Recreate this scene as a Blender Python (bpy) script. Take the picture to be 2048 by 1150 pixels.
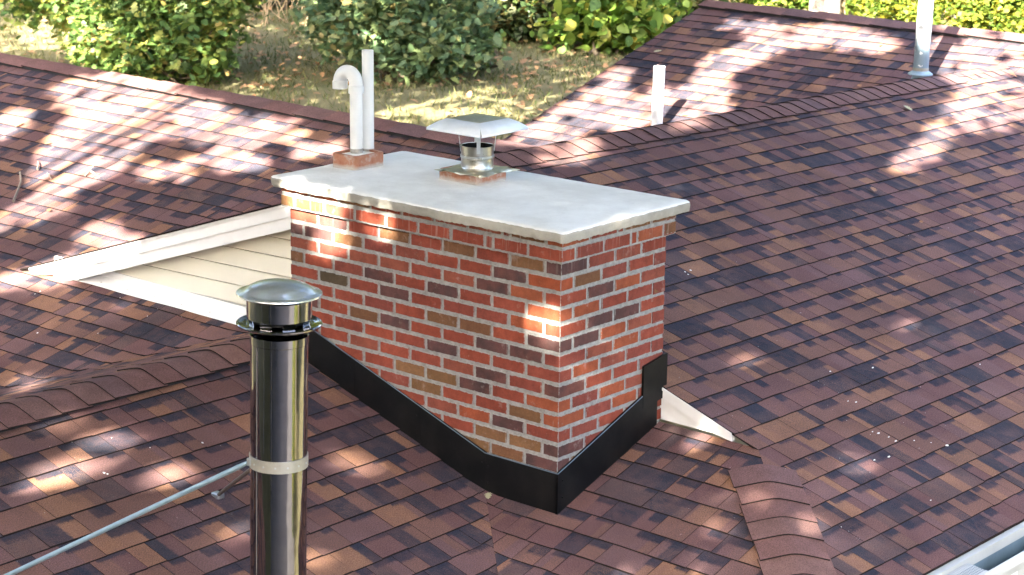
import bpy, math, random
import numpy as np
from mathutils import Vector, Matrix

random.seed(11); RNG = np.random.default_rng(11)
scene = bpy.context.scene
COL = scene.collection
for o in list(bpy.data.objects): bpy.data.objects.remove(o)

# ------------------------------------------------------------------ camera
F_PX = 4078.925                                  # focal length in pixels of a 2048 wide frame
CAM = np.array([5.36526628, -6.88647116, 2.94998683])
C_R = np.array([0.76698361, 0.6408967, 0.03142538])
C_U = np.array([-0.17739018, 0.16471392, 0.97025875])
C_F = np.array([-0.61665944, 0.74974712, -0.24002166])
cd = bpy.data.cameras.new('camera'); cam = bpy.data.objects.new('camera', cd); COL.objects.link(cam)
cam.matrix_world = Matrix(((C_R[0], C_U[0], -C_F[0], CAM[0]), (C_R[1], C_U[1], -C_F[1], CAM[1]),
                           (C_R[2], C_U[2], -C_F[2], CAM[2]), (0, 0, 0, 1)))
cd.sensor_width = 36; cd.lens = F_PX / 2048 * 36; cd.clip_start = .1; cd.clip_end = 500
cd.dof.use_dof = True; cd.dof.focus_distance = 9.9; cd.dof.aperture_fstop = 8
scene.camera = cam
def proj(p):
    q = np.asarray(p, float) - CAM; w = q @ C_F
    return 1024 + F_PX * (q @ C_R) / w, 575 - F_PX * (q @ C_U) / w
def ray(x, y): return C_R * (x - 1024) / F_PX + C_U * (575 - y) / F_PX + C_F

# ------------------------------------------------------------------ light
SUN_EL, SUN_AZ = math.radians(31), math.radians(-74)       # direction towards the sun
S = np.array([math.cos(SUN_AZ) * math.cos(SUN_EL), math.sin(SUN_AZ) * math.cos(SUN_EL), math.sin(SUN_EL)])
w = bpy.data.worlds.new('World'); scene.world = w; w.use_nodes = True
nt = w.node_tree; bg = nt.nodes['Background']; sky = nt.nodes.new('ShaderNodeTexSky'); sky.sky_type = 'NISHITA'
sky.sun_disc = False; sky.sun_elevation = SUN_EL; sky.sun_rotation = math.atan2(S[0], S[1])
sky.air_density = .8; sky.dust_density = 4; sky.ozone_density = .5
nt.links.new(sky.outputs[0], bg.inputs[0]); bg.inputs[1].default_value = .15
sd = bpy.data.lights.new('sun', 'SUN'); sun = bpy.data.objects.new('sun', sd); COL.objects.link(sun)
sd.energy = 5; sd.angle = math.radians(.53); sd.color = (1, .94, .80)
sun.rotation_euler = Vector(-S).to_track_quat('-Z', 'Y').to_euler(); sun.location = (6, -20, 16)
vs = scene.view_settings; vs.view_transform = 'Standard'; vs.look = 'None'; vs.gamma = 1; vs.exposure = 3.9
scene.render.engine = 'CYCLES'; scene.render.resolution_x = 1024; scene.render.resolution_y = 575

# ------------------------------------------------------------------ helpers
def tag(o, label, cat, group=None, kind=None):
    if label: o['label'] = label
    if cat: o['category'] = cat
    if group: o['group'] = group
    if kind: o['kind'] = kind
    return o
def empty(name, loc=(0, 0, 0), mat=None):
    o = bpy.data.objects.new(name, None); o.empty_display_size = .2; COL.objects.link(o)
    o.location = loc
    if mat is not None: o.matrix_world = mat
    return o
def mesh_obj(name, v, f, mats, parent=None, mi=None, uv=None, smooth=False, uv2=None):
    m = bpy.data.meshes.new(name); m.from_pydata([tuple(map(float, p)) for p in v], [], f)
    for k in (mats if isinstance(mats, (list, tuple)) else [mats]): m.materials.append(k)
    if mi is not None: m.polygons.foreach_set('material_index', mi)
    if uv is not None:
        l = m.uv_layers.new(name='UVMap'); l.data.foreach_set('uv', np.asarray(uv, np.float32).ravel())
    if uv2 is not None:
        l = m.uv_layers.new(name='tab'); l.data.foreach_set('uv', np.asarray(uv2, np.float32).ravel())
    if smooth: m.polygons.foreach_set('use_smooth', [True] * len(m.polygons))
    m.update()
    o = bpy.data.objects.new(name, m); COL.objects.link(o)
    if parent: o.parent = parent; o.matrix_parent_inverse = parent.matrix_basis.inverted() if False else Matrix()
    return o
class MB:
    """collects vertices and faces of one mesh"""
    def __init__(s): s.v = []; s.f = []; s.m = []; s.sm = []
    def face(s, pts, mi=0):
        b = len(s.v); s.v += list(pts); s.f.append(tuple(range(b, b + len(pts)))); s.m.append(mi)
    def add(s, v, f, mi=0):
        b = len(s.v); s.v += list(v); s.f += [tuple(i + b for i in q) for q in f]; s.m += [mi] * len(f)
    def box(s, a, b, mi=0, ch=0):
        (x0, y0, z0), (x1, y1, z1) = a, b
        if not ch:
            v = [(x, y, z) for z in (z0, z1) for y in (y0, y1) for x in (x0, x1)]
            s.add(v, [(0, 2, 3, 1), (4, 5, 7, 6), (0, 1, 5, 4), (2, 6, 7, 3), (0, 4, 6, 2), (1, 3, 7, 5)], mi); return
        v = []; c = ch
        for (z, i) in ((z0, 1), (z0 + c, 0), (z1 - c, 0), (z1, 1)):
            e = c if i else 0
            v += [(x0 + e + c * (1 - i), y0 + e * 1, z), (x1 - e - c * (1 - i), y0 + e, z), (x1 - e, y0 + e + c * (1 - i), z), (x1 - e, y1 - e - c * (1 - i), z),
                  (x1 - e - c * (1 - i), y1 - e, z), (x0 + e + c * (1 - i), y1 - e, z), (x0 + e, y1 - e - c * (1 - i), z), (x0 + e, y0 + e + c * (1 - i), z)]
        f = [tuple(range(7, -1, -1)), tuple(range(24, 32))]
        for k in range(3):
            for i in range(8): f.append((k * 8 + i, k * 8 + (i + 1) % 8, k * 8 + 8 + (i + 1) % 8, k * 8 + 8 + i))
        s.add(v, f, mi)
    def tube(s, pts, r, n=12, mi=0, caps=True):
        pts = [np.asarray(p, float) for p in pts]; rr = r if isinstance(r, (list, tuple)) else [r] * len(pts)
        b = len(s.v); prev = None
        for i, p in enumerate(pts):
            d = pts[min(i + 1, len(pts) - 1)] - pts[max(i - 1, 0)]; d /= np.linalg.norm(d)
            if prev is None:
                a = np.cross(d, (0, 0, 1)) if abs(d[2]) < .9 else np.cross(d, (1, 0, 0))
            else: a = prev - d * (prev @ d)
            a /= np.linalg.norm(a); prev = a; c = np.cross(d, a)
            for k in range(n):
                t = 2 * math.pi * k / n; s.v.append(tuple(p + rr[i] * (a * math.cos(t) + c * math.sin(t))))
        for i in range(len(pts) - 1):
            for k in range(n):
                s.f.append((b + i * n + k, b + i * n + (k + 1) % n, b + (i + 1) * n + (k + 1) % n, b + (i + 1) * n + k)); s.m.append(mi)
        if caps:
            s.f.append(tuple(range(b + n - 1, b - 1, -1))); s.m.append(mi)
            e = b + (len(pts) - 1) * n; s.f.append(tuple(range(e, e + n))); s.m.append(mi)
    def lathe(s, prof, cx, cy, n=48, mi=0):
        b = len(s.v)
        for r, z in prof:
            for k in range(n):
                t = 2 * math.pi * k / n; s.v.append((cx + r * math.cos(t), cy + r * math.sin(t), z))
        for i in range(len(prof) - 1):
            for k in range(n):
                s.f.append((b + i * n + k, b + i * n + (k + 1) % n, b + (i + 1) * n + (k + 1) % n, b + (i + 1) * n + k)); s.m.append(mi)
    def prism(s, poly, ext, mi=0):
        """polygon (list of 3d points) swept by vector ext"""
        b = len(s.v); n = len(poly); e = np.asarray(ext, float)
        s.v += [tuple(p) for p in poly] + [tuple(np.asarray(p, float) + e) for p in poly]
        s.f.append(tuple(range(b, b + n))); s.m.append(mi)
        s.f.append(tuple(range(b + 2 * n - 1, b + n - 1, -1))); s.m.append(mi)
        for i in range(n):
            j = (i + 1) % n; s.f.append((b + i, b + n + i, b + n + j, b + j)); s.m.append(mi)
    def obj(s, name, mats, parent=None, smooth=False, fix=True):
        o = mesh_obj(name, s.v, s.f, mats, parent, s.m, None, smooth)
        if fix:
            import bmesh
            bm = bmesh.new(); bm.from_mesh(o.data); bmesh.ops.recalc_face_normals(bm, faces=bm.faces); bm.to_mesh(o.data); bm.free()
        return o
def autosmooth(o, ang=35):
    """smooth shading with sharp edges where faces meet at more than ang degrees"""
    import bmesh
    bm = bmesh.new(); bm.from_mesh(o.data); bmesh.ops.remove_doubles(bm, verts=bm.verts, dist=1e-5)
    for f in bm.faces: f.smooth = True
    for e in bm.edges:
        if len(e.link_faces) == 2 and e.calc_face_angle(0) > math.radians(ang): e.smooth = False
    bm.to_mesh(o.data); bm.free(); return o

# ------------------------------------------------------------------ materials
def new_mat(name):
    m = bpy.data.materials.new(name); m.use_nodes = True; t = m.node_tree
    return m, t, t.nodes['Principled BSDF'], (lambda ty, **k: nd(t, ty, **k)), t.links.new
def nd(t, ty, **k):
    n = t.nodes.new('ShaderNode' + ty)
    for a, v in k.items(): setattr(n, a, v)
    return n
def ramp(t, stops, interp='LINEAR'):
    n = t.nodes.new('ShaderNodeValToRGB'); r = n.color_ramp; r.interpolation = interp
    while len(r.elements) < len(stops): r.elements.new(.5)
    for e, (p, c) in zip(r.elements, stops): e.position = p; e.color = (*c, 1) if len(c) == 3 else c
    return n
def math_n(t, op, a, b=None, c=None, clamp=False):
    n = t.nodes.new('ShaderNodeMath'); n.operation = op; n.use_clamp = clamp
    for i, x in enumerate((a, b, c)):
        if x is None: continue
        if isinstance(x, (int, float)): n.inputs[i].default_value = x
        else: t.links.new(x, n.inputs[i])
    return n.outputs[0]
def mix_c(t, fac, a, b, mode='MIX'):
    n = t.nodes.new('ShaderNodeMix'); n.data_type = 'RGBA'; n.blend_type = mode
    for i, x in ((0, fac), (6, a), (7, b)):
        if isinstance(x, (int, float)): n.inputs[i].default_value = x
        elif isinstance(x, tuple): n.inputs[i].default_value = (*x, 1)
        else: t.links.new(x, n.inputs[i])
    return n.outputs[2]
def noise(t, vec, scale, detail=2, rough=.5, dim='3D'):
    n = t.nodes.new('ShaderNodeTexNoise'); n.noise_dimensions = dim
    n.inputs['Scale'].default_value = scale; n.inputs['Detail'].default_value = detail; n.inputs['Roughness'].default_value = rough
    if vec is not None: t.links.new(vec, n.inputs['Vector'])
    return n.outputs[0]
def bump(t, b, h, strength, dist):
    n = t.nodes.new('ShaderNodeBump'); n.inputs['Strength'].default_value = strength; n.inputs['Distance'].default_value = dist
    t.links.new(h, n.inputs['Height']); t.links.new(n.outputs[0], b.inputs['Normal'])
def plain(name, col, rough=.6, metal=0, vary=.12, scale=8, bmp=0, spec=.5):
    m, t, b, N, L = new_mat(name); tc = N('TexCoord').outputs['Object']
    n = noise(t, tc, scale, 5, .6)
    r = ramp(t, [(.3, tuple(c * (1 - vary) for c in col)), (.7, tuple(min(1, c * (1 + vary)) for c in col))]); L(n, r.inputs[0])
    L(r.outputs[0], b.inputs['Base Color']); b.inputs['Roughness'].default_value = rough; b.inputs['Metallic'].default_value = metal
    b.inputs['Specular IOR Level'].default_value = spec
    if bmp: bump(t, b, noise(t, tc, scale * 6, 4, .6), bmp, .004)
    return m

TAN, PLUM, BROWN, NAVY, PLUM2 = (.215, .112, .070), (.118, .062, .061), (.152, .081, .064), (.022, .025, .039), (.130, .074, .073)
def shingle_mat():
    m, t, b, N, L = new_mat('asphalt_shingle')
    uv = N('UVMap').outputs[0]; sp = N('SeparateXYZ'); L(uv, sp.inputs[0]); U, V = sp.outputs[0], sp.outputs[1]
    course = math_n(t, 'FLOOR', V); fr = math_n(t, 'FRACT', V)
    met = N('CombineXYZ'); L(U, met.inputs[0]); L(math_n(t, 'MULTIPLY', V, .14), met.inputs[1]); mv = met.outputs[0]
    n1 = noise(t, mv, 55, 3, .7); n2 = noise(t, mv, 130, 2, .7)
    jit = math_n(t, 'ADD', math_n(t, 'SUBTRACT', n1, .5), math_n(t, 'MULTIPLY', math_n(t, 'SUBTRACT', n2, .5), .9))
    fr2 = math_n(t, 'MULTIPLY_ADD', jit, .16, fr)
    u2 = N('UVMap'); u2.uv_map = 'tab'; s2 = N('SeparateXYZ'); L(u2.outputs[0], s2.inputs[0]); ID = s2.outputs[1]
    X = math_n(t, 'MULTIPLY_ADD', jit, .02, s2.outputs[0])
    def rnd(k):
        w_ = N('TexWhiteNoise'); w_.noise_dimensions = '1D'; L(math_n(t, 'ADD', ID, k), w_.inputs['W']); q = N('SeparateColor'); L(w_.outputs['Color'], q.inputs[0]); return q.outputs
    r1, r2, r3 = rnd(0.37); r4, r5, r6 = rnd(5.11); a = rnd(9.7)
    stops = [(0, (.032, .032, .044)), (.17, PLUM), (.40, BROWN), (.55, PLUM2), (.72, TAN), (.86, BROWN), (.94, (.078, .054, .056))]
    def pick(v): r = ramp(t, stops, 'CONSTANT'); L(v, r.inputs[0]); return r.outputs[0]
    def soft(v, wd):
        m_ = N('MapRange'); m_.inputs['From Min'].default_value = -wd; m_.inputs['From Max'].default_value = wd; L(v, m_.inputs['Value']); return m_.outputs[0]
    sp1 = math_n(t, 'MULTIPLY', soft(math_n(t, 'SUBTRACT', X, math_n(t, 'MULTIPLY_ADD', r2, .09, .04)), .006), math_n(t, 'GREATER_THAN', r4, .42))
    base = mix_c(t, sp1, pick(r1), pick(r3))
    nw = math_n(t, 'MULTIPLY_ADD', r6, .12, .055); nd_ = math_n(t, 'SUBTRACT', 1, math_n(t, 'MULTIPLY_ADD', a[0], .36, .23))
    notch = math_n(t, 'MULTIPLY', soft(math_n(t, 'SUBTRACT', nw, X), .004), soft(math_n(t, 'SUBTRACT', fr2, nd_), .045))
    notch = math_n(t, 'MULTIPLY', notch, math_n(t, 'GREATER_THAN', r5, .22))
    base = mix_c(t, math_n(t, 'MULTIPLY', notch, .95), base, NAVY)
    fade = noise(t, mv, 9, 3, .6); base = mix_c(t, math_n(t, 'MULTIPLY', math_n(t, 'SUBTRACT', fade, .46, clamp=True), 1.5, clamp=True), base, mix_c(t, .5, PLUM, BROWN))
    # blend of stray granules between colours, broad fading, granule speckle
    stray = noise(t, mv, 260, 2, .8)
    base = mix_c(t, math_n(t, 'MULTIPLY', math_n(t, 'GREATER_THAN', stray, .62), .30), base, mix_c(t, a[2], PLUM, TAN))
    big = noise(t, mv, 2.3, 3, .6)
    base = mix_c(t, math_n(t, 'MULTIPLY', math_n(t, 'GREATER_THAN', noise(t, mv, 330, 1, .5), .58), .42), base, NAVY)
    br = N('MapRange'); br.inputs['From Min'].default_value = .28; br.inputs['From Max'].default_value = .72
    br.inputs['To Min'].default_value = .8; br.inputs['To Max'].default_value = 1.22; L(big, br.inputs[0])
    gr = N('MapRange'); gr.inputs['From Min'].default_value = .25; gr.inputs['From Max'].default_value = .75
    gr.inputs['To Min'].default_value = .30; gr.inputs['To Max'].default_value = 1.95
    g = noise(t, mv, 190, 3, .95); L(g, gr.inputs[0])
    mul = N('VectorMath'); mul.operation = 'SCALE'; L(base, mul.inputs[0]); L(math_n(t, 'MULTIPLY', br.outputs[0], gr.outputs[0]), mul.inputs['Scale'])
    # pale dust
    dust = math_n(t, 'MULTIPLY', math_n(t, 'SUBTRACT', noise(t, mv, 1.1, 4, .65), .52, clamp=True), .35, clamp=True)
    L(mix_c(t, dust, mul.outputs[0], (.2, .165, .16)), b.inputs['Base Color'])
    b.inputs['Roughness'].default_value = .95; b.inputs['Specular IOR Level'].default_value = .06
    bump(t, b, g, .55, .002); return m
M_SH = shingle_mat()
M_BUTT = plain('shingle_edge', (.022, .016, .015), .95, spec=.05)
def cap_mat():
    m, t, b, N, L = new_mat('ridge_cap_granules'); tc = N('TexCoord').outputs['Object']
    oi = N('ObjectInfo').outputs['Random']
    r = ramp(t, [(0, (.130, .070, .066)), (.35, (.152, .082, .074)), (.7, (.112, .068, .070)), (1, (.160, .090, .078))]); L(oi, r.inputs[0])
    g = noise(t, tc, 190, 3, .95); gr = N('MapRange'); gr.inputs['From Min'].default_value = .25; gr.inputs['From Max'].default_value = .75
    gr.inputs['To Min'].default_value = .32; gr.inputs['To Max'].default_value = 1.9; L(g, gr.inputs[0])
    big = noise(t, tc, 9, 3, .6); g2 = math_n(t, 'MULTIPLY', gr.outputs[0], math_n(t, 'MULTIPLY_ADD', big, .7, .65))
    mul = N('VectorMath'); mul.operation = 'SCALE'; L(r.outputs[0], mul.inputs[0]); L(g2, mul.inputs['Scale'])
    L(mul.outputs[0], b.inputs['Base Color']); b.inputs['Roughness'].default_value = .95; b.inputs['Specular IOR Level'].default_value = .06
    bump(t, b, g, .5, .002); return m
M_CAP = cap_mat()
M_VENT = plain('black_vent_plastic', (.008, .008, .009), .7)
M_WHITE = plain('white_trim', (.78, .78, .77), .45, vary=.05, scale=5)
M_SIDING = plain('cream_siding', (.67, .645, .54), .5, vary=.04, scale=4)
M_BLACK, t, b, N, L = new_mat('black_flashing'); p = N('TexCoord').outputs['Object']
r = ramp(t, [(.42, (.0035, .0036, .004)), (.78, (.012, .011, .010))]); L(noise(t, p, 5, 6, .7), r.inputs[0]); L(r.outputs[0], b.inputs['Base Color'])
mr = N('MapRange'); mr.inputs['To Min'].default_value = .3; mr.inputs['To Max'].default_value = .6; L(noise(t, p, 12, 4, .7), mr.inputs[0]); L(mr.outputs[0], b.inputs['Roughness']); b.inputs['Specular IOR Level'].default_value = .18
bump(t, b, noise(t, p, 2.5, 2, .5), .5, .03)
M_SOFFIT = plain('soffit_grey', (.55, .53, .50), .6, vary=.05)

# ================================================================== ROOFS
T3 = 1 / 3; COS = 3 / math.sqrt(10); EXP = .14
XR, ZR, ZR5 = -2.05, .83, .870                     # ridge over the gable
PZ = -.2595                             # front slope: z = PZ + y/3
YP, ZP_R = 2.945, .722                  # ridge of the front slope
C6 = -1.90; Y6 = 8.83; X6L = -5.33      # back roof
EAVE5 = 1.514; YG = .72; YRK = .60; YRR = .765
YAW = math.radians(2); WU = np.array([-math.sin(YAW), math.cos(YAW)]); WS = np.array([math.cos(YAW), math.sin(YAW)])
WC = np.array([-1.815, -.34]); ZH = .208
def ws(x, y): return (x - WC[0]) * WS[0] + (y - WC[1]) * WS[1]
def zP(x, y): return PZ + y * T3
def z5(x, y): return ZR5 - (x - XR) * T3
def z7(x, y): return ZR - (XR - x) * T3
def z6(x, y): return C6 + y * T3
def zw(x, y): return ZH - abs(ws(x, y)) * T3
def smax(a, b, k):
    h = max(k - abs(a - b), 0) / k; return max(a, b) + h * h * k * .25
def z_front(x, y): return smax(zP(x, y), zw(x, y), .042)
def z_pg(x, y): return smax(zP(x, y), z7(x, y), .03) if y > .9 else zP(x, y)
def zfP(x, y): return z_front(x, y) if y < .75 else zP(x, y)
WAVE = lambda x, y: .004 * math.sin(1.7 * x + .6) * math.sin(1.3 * y + 1) + .002 * math.sin(5.1 * x + 2.2 * y)

def clip(poly, conv):
    out = poly
    n = len(conv)
    for i in range(n):
        a, b = conv[i], conv[(i + 1) % n]; nx, ny = -(b[1] - a[1]), b[0] - a[0]
        inp = out; out = []
        if not inp: return []
        dist = [nx * (p[0] - a[0]) + ny * (p[1] - a[1]) for p in inp]
        for k in range(len(inp)):
            p, q, dp, dq = inp[k], inp[(k + 1) % len(inp)], dist[k], dist[(k + 1) % len(inp)]
            if dp >= 0: out.append(p)
            if (dp >= 0) != (dq >= 0):
                s = dp / (dp - dq); out.append((p[0] + s * (q[0] - p[0]), p[1] + s * (q[1] - p[1])))
    r = []
    for p in out:
        if not r or math.hypot(p[0] - r[-1][0], p[1] - r[-1][1]) > 1e-4: r.append(p)
    if len(r) > 1 and math.hypot(r[0][0] - r[-1][0], r[0][1] - r[-1][1]) < 1e-4: r.pop()
    if len(r) < 3: return []
    A = sum(r[i][0] * r[(i + 1) % len(r)][1] - r[(i + 1) % len(r)][0] * r[i][1] for i in range(len(r))) / 2
    return r if abs(A) > 4e-5 else []
def ccw(poly):
    A = sum(poly[i][0] * poly[(i + 1) % len(poly)][1] - poly[(i + 1) % len(poly)][0] * poly[i][1] for i in range(len(poly)))
    return poly if A > 0 else poly[::-1]

house = tag(empty('house', (-1, 3, -2.7)), 'house with low brown shingle roofs, cream gable wall and white trim', 'house')
HOFF = Vector((1, -3, 2.7))
def in_house(o):
    o.parent = house; o.location = HOFF; return o

def roof_slope(regions, o, udir, upd, zf, exp, pid, limit=300, wave=True, umarg=.6):
    """underlay sheet (the part) + shingle tabs (its pieces)"""
    regions = [ccw(r) for r in regions]; o = np.array(o); udir = np.array(udir); upd = np.array(upd); hd = exp * COS
    pts = [np.array(p) for r in regions for p in r]
    us = [(p - o) @ udir for p in pts]; vv = [(p - o) @ upd for p in pts]
    u0, u1 = min(us), max(us); j0, j1 = math.floor(min(vv) / hd + 1e-6), math.ceil(max(vv) / hd - 1e-6)
    wv = WAVE if wave else (lambda x, y: 0)
    def P2(u, v): q = o + u * udir + v * upd; return (q[0], q[1])
    base = MB(); pieces = []
    for j in range(j0, j1):
        # underlay strip
        k = u0
        while k < u1:
            k2 = min(k + .12, u1 + .01)
            for reg in regions:
                c = clip(ccw([P2(k, j * hd), P2(k2, j * hd), P2(k2, (j + 1) * hd), P2(k, (j + 1) * hd)]), reg)
                if c: base.face([(x, y, zf(x, y) + wv(x, y) - .0035) for x, y in c])
            k = k2
        u = u0 - random.random() * .3
        while u < u1:
            wd = random.choice((.085, .105, .12, .14, .155, .17, .19, .22, .27)); a, b = u + .0013, u + wd - .0013; u += wd
            mid = (a + b) / 2 + random.uniform(-.02, .02); lift = random.choice((0, 0, .001, .0022)); dv = random.uniform(-.002, .002)
            wob = [random.uniform(-.0012, .0012) for _ in range(3)]
            quad = [P2(a, j * hd + dv), P2(mid, j * hd + dv + wob[0] * 1.5), P2(b, j * hd + dv + wob[1]), P2(b, (j + 1) * hd + .022), P2(mid, (j + 1) * hd + .022), P2(a, (j + 1) * hd + .022)]
            mb = MB(); uvs = []; uv2 = []; tid = random.random() * 900
            for reg in regions:
                c = clip(ccw(quad), reg)
                if not c: continue
                n = len(c); top = []; bot = []; uvp = []; tvp = []
                for x, y in c:
                    d = np.array((x, y)) - o; pu, pv = d @ udir, d @ upd; f = (pv - j * hd) / hd
                    z = zf(x, y) + wv(x, y)
                    top.append((x, y, z + .0078 - .0058 * min(max(f, 0), 1.12) + lift * (1 - min(max(f, 0), 1)))); bot.append((x, y, z - .005))
                    tvp.append((b - pu, tid)); uvp.append((pu + pid * 3.3, pid * 97 + j + 40 + min(max(f, .01), .99)))
                bi = len(mb.v); mb.v += top + bot
                mb.f.append(tuple(range(bi, bi + n))); mb.m.append(0); uvs += uvp; uv2 += tvp
                for i in range(n):
                    q = (i + 1) % n; mb.f.append((bi + i, bi + n + i, bi + n + q, bi + q)); mb.m.append(1); uvs += [uvp[i], uvp[i], uvp[q], uvp[q]]; uv2 += [tvp[i], tvp[i], tvp[q], tvp[q]]
            if not mb.f: continue
            tv = np.array(mb.v)
            px = [proj(p) for p in tv[:4]]; cx = sum(p[0] for p in px) / len(px); cy = sum(p[1] for p in px) / len(px)
            c0 = tv.mean(0); depth = (c0 - CAM) @ C_F
            vis = -40 < cx < 2090 and -40 < cy < 1190
            pieces.append((vis, wd * exp / depth ** 2 if vis else 0, mb, uvs, uv2))
    base.v = [tuple(p) for p in base.v]
    sheet = in_house(mesh_obj('roof_slope', base.v, base.f, [M_BUTT]))
    pieces.sort(key=lambda p: -p[1]); rest = MB(); ruv = []; ruv2 = []
    for i, (vis, a, mb, uvs, uv2) in enumerate(pieces):
        if vis and i < limit:
            mesh_obj('shingle', mb.v, mb.f, [M_SH, M_BUTT], sheet, mb.m, uvs, False, uv2)
        else:
            b = len(rest.v); rest.v += mb.v; rest.f += [tuple(q + b for q in f) for f in mb.f]; rest.m += mb.m; ruv += uvs; ruv2 += uv2
    if rest.f:
        q = mesh_obj('shingles', rest.v, rest.f, [M_SH, M_BUTT], sheet, rest.m, ruv, False, ruv2); q['kind'] = 'stuff'
    return sheet

def xc(y): return WC[0] - (y - WC[1]) * math.tan(YAW)
vl = lambda y: xc(y) + 3 * (zP(0, y) - ZH)
vr = lambda y: xc(y) + 3 * (ZH - zP(0, y))
vp7 = lambda y: XR - 3 * (ZR - zP(0, y))            # valley front slope / gable west slope
hip = lambda y: XR + 3 * (ZR5 - zP(0, y))            # hip front slope / east slope
# front slope, west part
roof_slope([[(-10, YG), (vp7(YG), YG), (vp7(YP), YP), (-10, YP)],
            [(-7.6, -2.2), (vl(-2.2), -2.2), (vl(YG), YG), (-10, YG), (-10, -.5)]], (0, YG), (1, 0), (0, 1), zfP, .1405, 1)
# front slope, south-east part under the hip
roof_slope([[(vr(-.75), -.75), (hip(-.75), -.75), (hip(.775), .775), (-.03, .775), (vr(.0), .0)]], (0, YG), (1, 0), (0, 1), zfP, .1405, 2)
# wing slopes
def wp(s, y):  # point at distance s right of the wing crest at the height y
    return (xc(y) + s / math.cos(YAW), y)
SE = 1.95
ye = (1.4025 - SE)
roof_slope([[wp(0, -4.2), wp(SE, -4.2), (vr(ye - .02), ye - .02), (vr(YG), YG), wp(0, YG)]], WC + WS * SE, WU, -WS, z_front, .143, 3)
roof_slope([[wp(0, -3.2), wp(0, YG), (vl(YG), YG), (vl(-3.2), -3.2)]], WC - WS * 3.6, WU, WS, z_front, .143, 4)
# east slope (right of the gable ridge), with the corner beyond the hip
yv5 = lambda x: 3 * (ZR5 - C6) - (x - XR)
roof_slope([[(XR, YRR), (EAVE5, YRR), (EAVE5, yv5(EAVE5)), (XR, yv5(XR))],
            [(hip(YRR), YRR), (EAVE5, hip(0) - EAVE5), (EAVE5, YRR)]], (EAVE5, YRR), (0, 1), (-1, 0), z5, .1415, 5)
# west slope of the gable, seen edge on
roof_slope([[(XR, YRK), (XR, YP), (vp7(YP), YP), (vp7(YRK), YRK)],
            [(vp7(YP), YP), (XR, YP), (XR, yv5(XR)), (-4.735, 5.45)]], (vp7(YRK), YRK), (0, 1), (1, 0), z7, .1415, 6, limit=120)
# back roof
roof_slope([[(X6L, 5.1), (-4.735, 5.45), (XR, yv5(XR)), (XR, Y6), (X6L, Y6)],
            [(XR, yv5(XR)), (2.2, yv5(2.2)), (2.2, Y6), (XR, Y6)]], (X6L, Y6), (1, 0), (0, 1), z6, .1475, 7)

# far sides of the two ridges (never faces the camera): plain sheets
def sheet_far(name, pts):
    m = MB(); m.face(pts); o = in_house(m.obj(name, [M_SH])); l = o.data.uv_layers.new(name='UVMap')
    l.data.foreach_set('uv', np.array([[p[0], p[1] / (.14 * COS) + 900] for p in pts], np.float32).ravel()); return o
sheet_far('roof_slope', [(-10, YP, ZP_R), (-2.38, YP, ZP_R), (-4.735, 5.42, ZP_R - (5.42 - YP) / 3), (-5, 6.2, ZP_R - (6.2 - YP) / 3), (-10, 6.2, ZP_R - (6.2 - YP) / 3)])
zr6 = C6 + Y6 / 3
sheet_far('roof_slope', [(X6L, Y6, zr6), (2.2, Y6, zr6), (2.2, Y6 + 3.5, zr6 - 3.5 / 3), (X6L, Y6 + 3.5, zr6 - 3.5 / 3)])

# ------------------------------------------------------------------ ridge caps
def caps(p0, p1, slope, hw=.155, pitch=.14, lift=.02, flip=False, vent=True, first=0.0):
    p0, p1 = np.array(p0, float), np.array(p1, float); d = p1 - p0; Ln = np.linalg.norm(d); d /= Ln
    h = np.array([d[0], d[1], 0]); h /= np.linalg.norm(h); n = np.array([h[1], -h[0], 0])
    prof = [-hw, -hw * .62, -.045, -.02, 0, .02, .045, hw * .62, hw]
    zz = lambda s: -slope * (math.sqrt(s * s + .035 ** 2) - .035)
    vm = MB()
    if vent:
        for a in (-1, 1):
            q = [n * a * hw * .9 + np.array([0, 0, zz(hw * .9) - .004]), n * a * hw * .9 + np.array([0, 0, zz(hw * .9) + lift - .002]), np.array([0, 0, lift - .004]), np.array([0, 0, -.02])]
            vm.prism([p0 + x for x in q], p1 - p0)
    else:
        q = [n * -.1 + np.array([0, 0, zz(.1)]), np.array([0, 0, .002]), n * .1 + np.array([0, 0, zz(.1)])]
        vm.face([p0 + x for x in q] + [p1 + x for x in q[::-1]])
    base = in_house(vm.obj('ridge_vent' if vent else 'hip_strip', [M_VENT]))
    k = first; L2 = pitch + .03
    while k < Ln - .02:
        m = MB(); top = []; bot = []; jz = random.uniform(-.002, .002); jw = random.uniform(.97, 1.03); sh = random.uniform(-.006, .006); kk = k + random.uniform(-.004, .004)
        ends = [(kk, .011), (kk + L2 * .5, .007), (min(kk + L2, Ln + .03), .002)]
        if flip: ends = [(kk, .002), (kk + L2 * .5, .007), (min(kk + L2, Ln + .03), .011)]
        for (e, up) in ends:
            for s in prof:
                q = p0 + d * e + n * (s * jw + sh) + np.array([0, 0, zz(s) + lift + up + jz])
                top.append(q); bot.append(q - np.array([0, 0, .006]))
        nn = len(prof); m.v = [tuple(x) for x in top + bot]; N2 = 3 * nn
        for i in range(2):
            for j in range(nn - 1):
                m.f.append((i * nn + j, i * nn + j + 1, (i + 1) * nn + j + 1, (i + 1) * nn + j)); m.m.append(0)
        for i in (0, 2):
            for j in range(nn - 1): m.f.append((i * nn + j, i * nn + j + 1, N2 + i * nn + j + 1, N2 + i * nn + j)); m.m.append(1)
        for j in (0, nn - 1):
            for i in range(2): m.f.append((i * nn + j, (i + 1) * nn + j, N2 + (i + 1) * nn + j, N2 + i * nn + j)); m.m.append(1)
        o = m.obj('ridge_cap', [M_CAP, M_BUTT], base); autosmooth(o, 30)
        k += pitch
    return base
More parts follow.
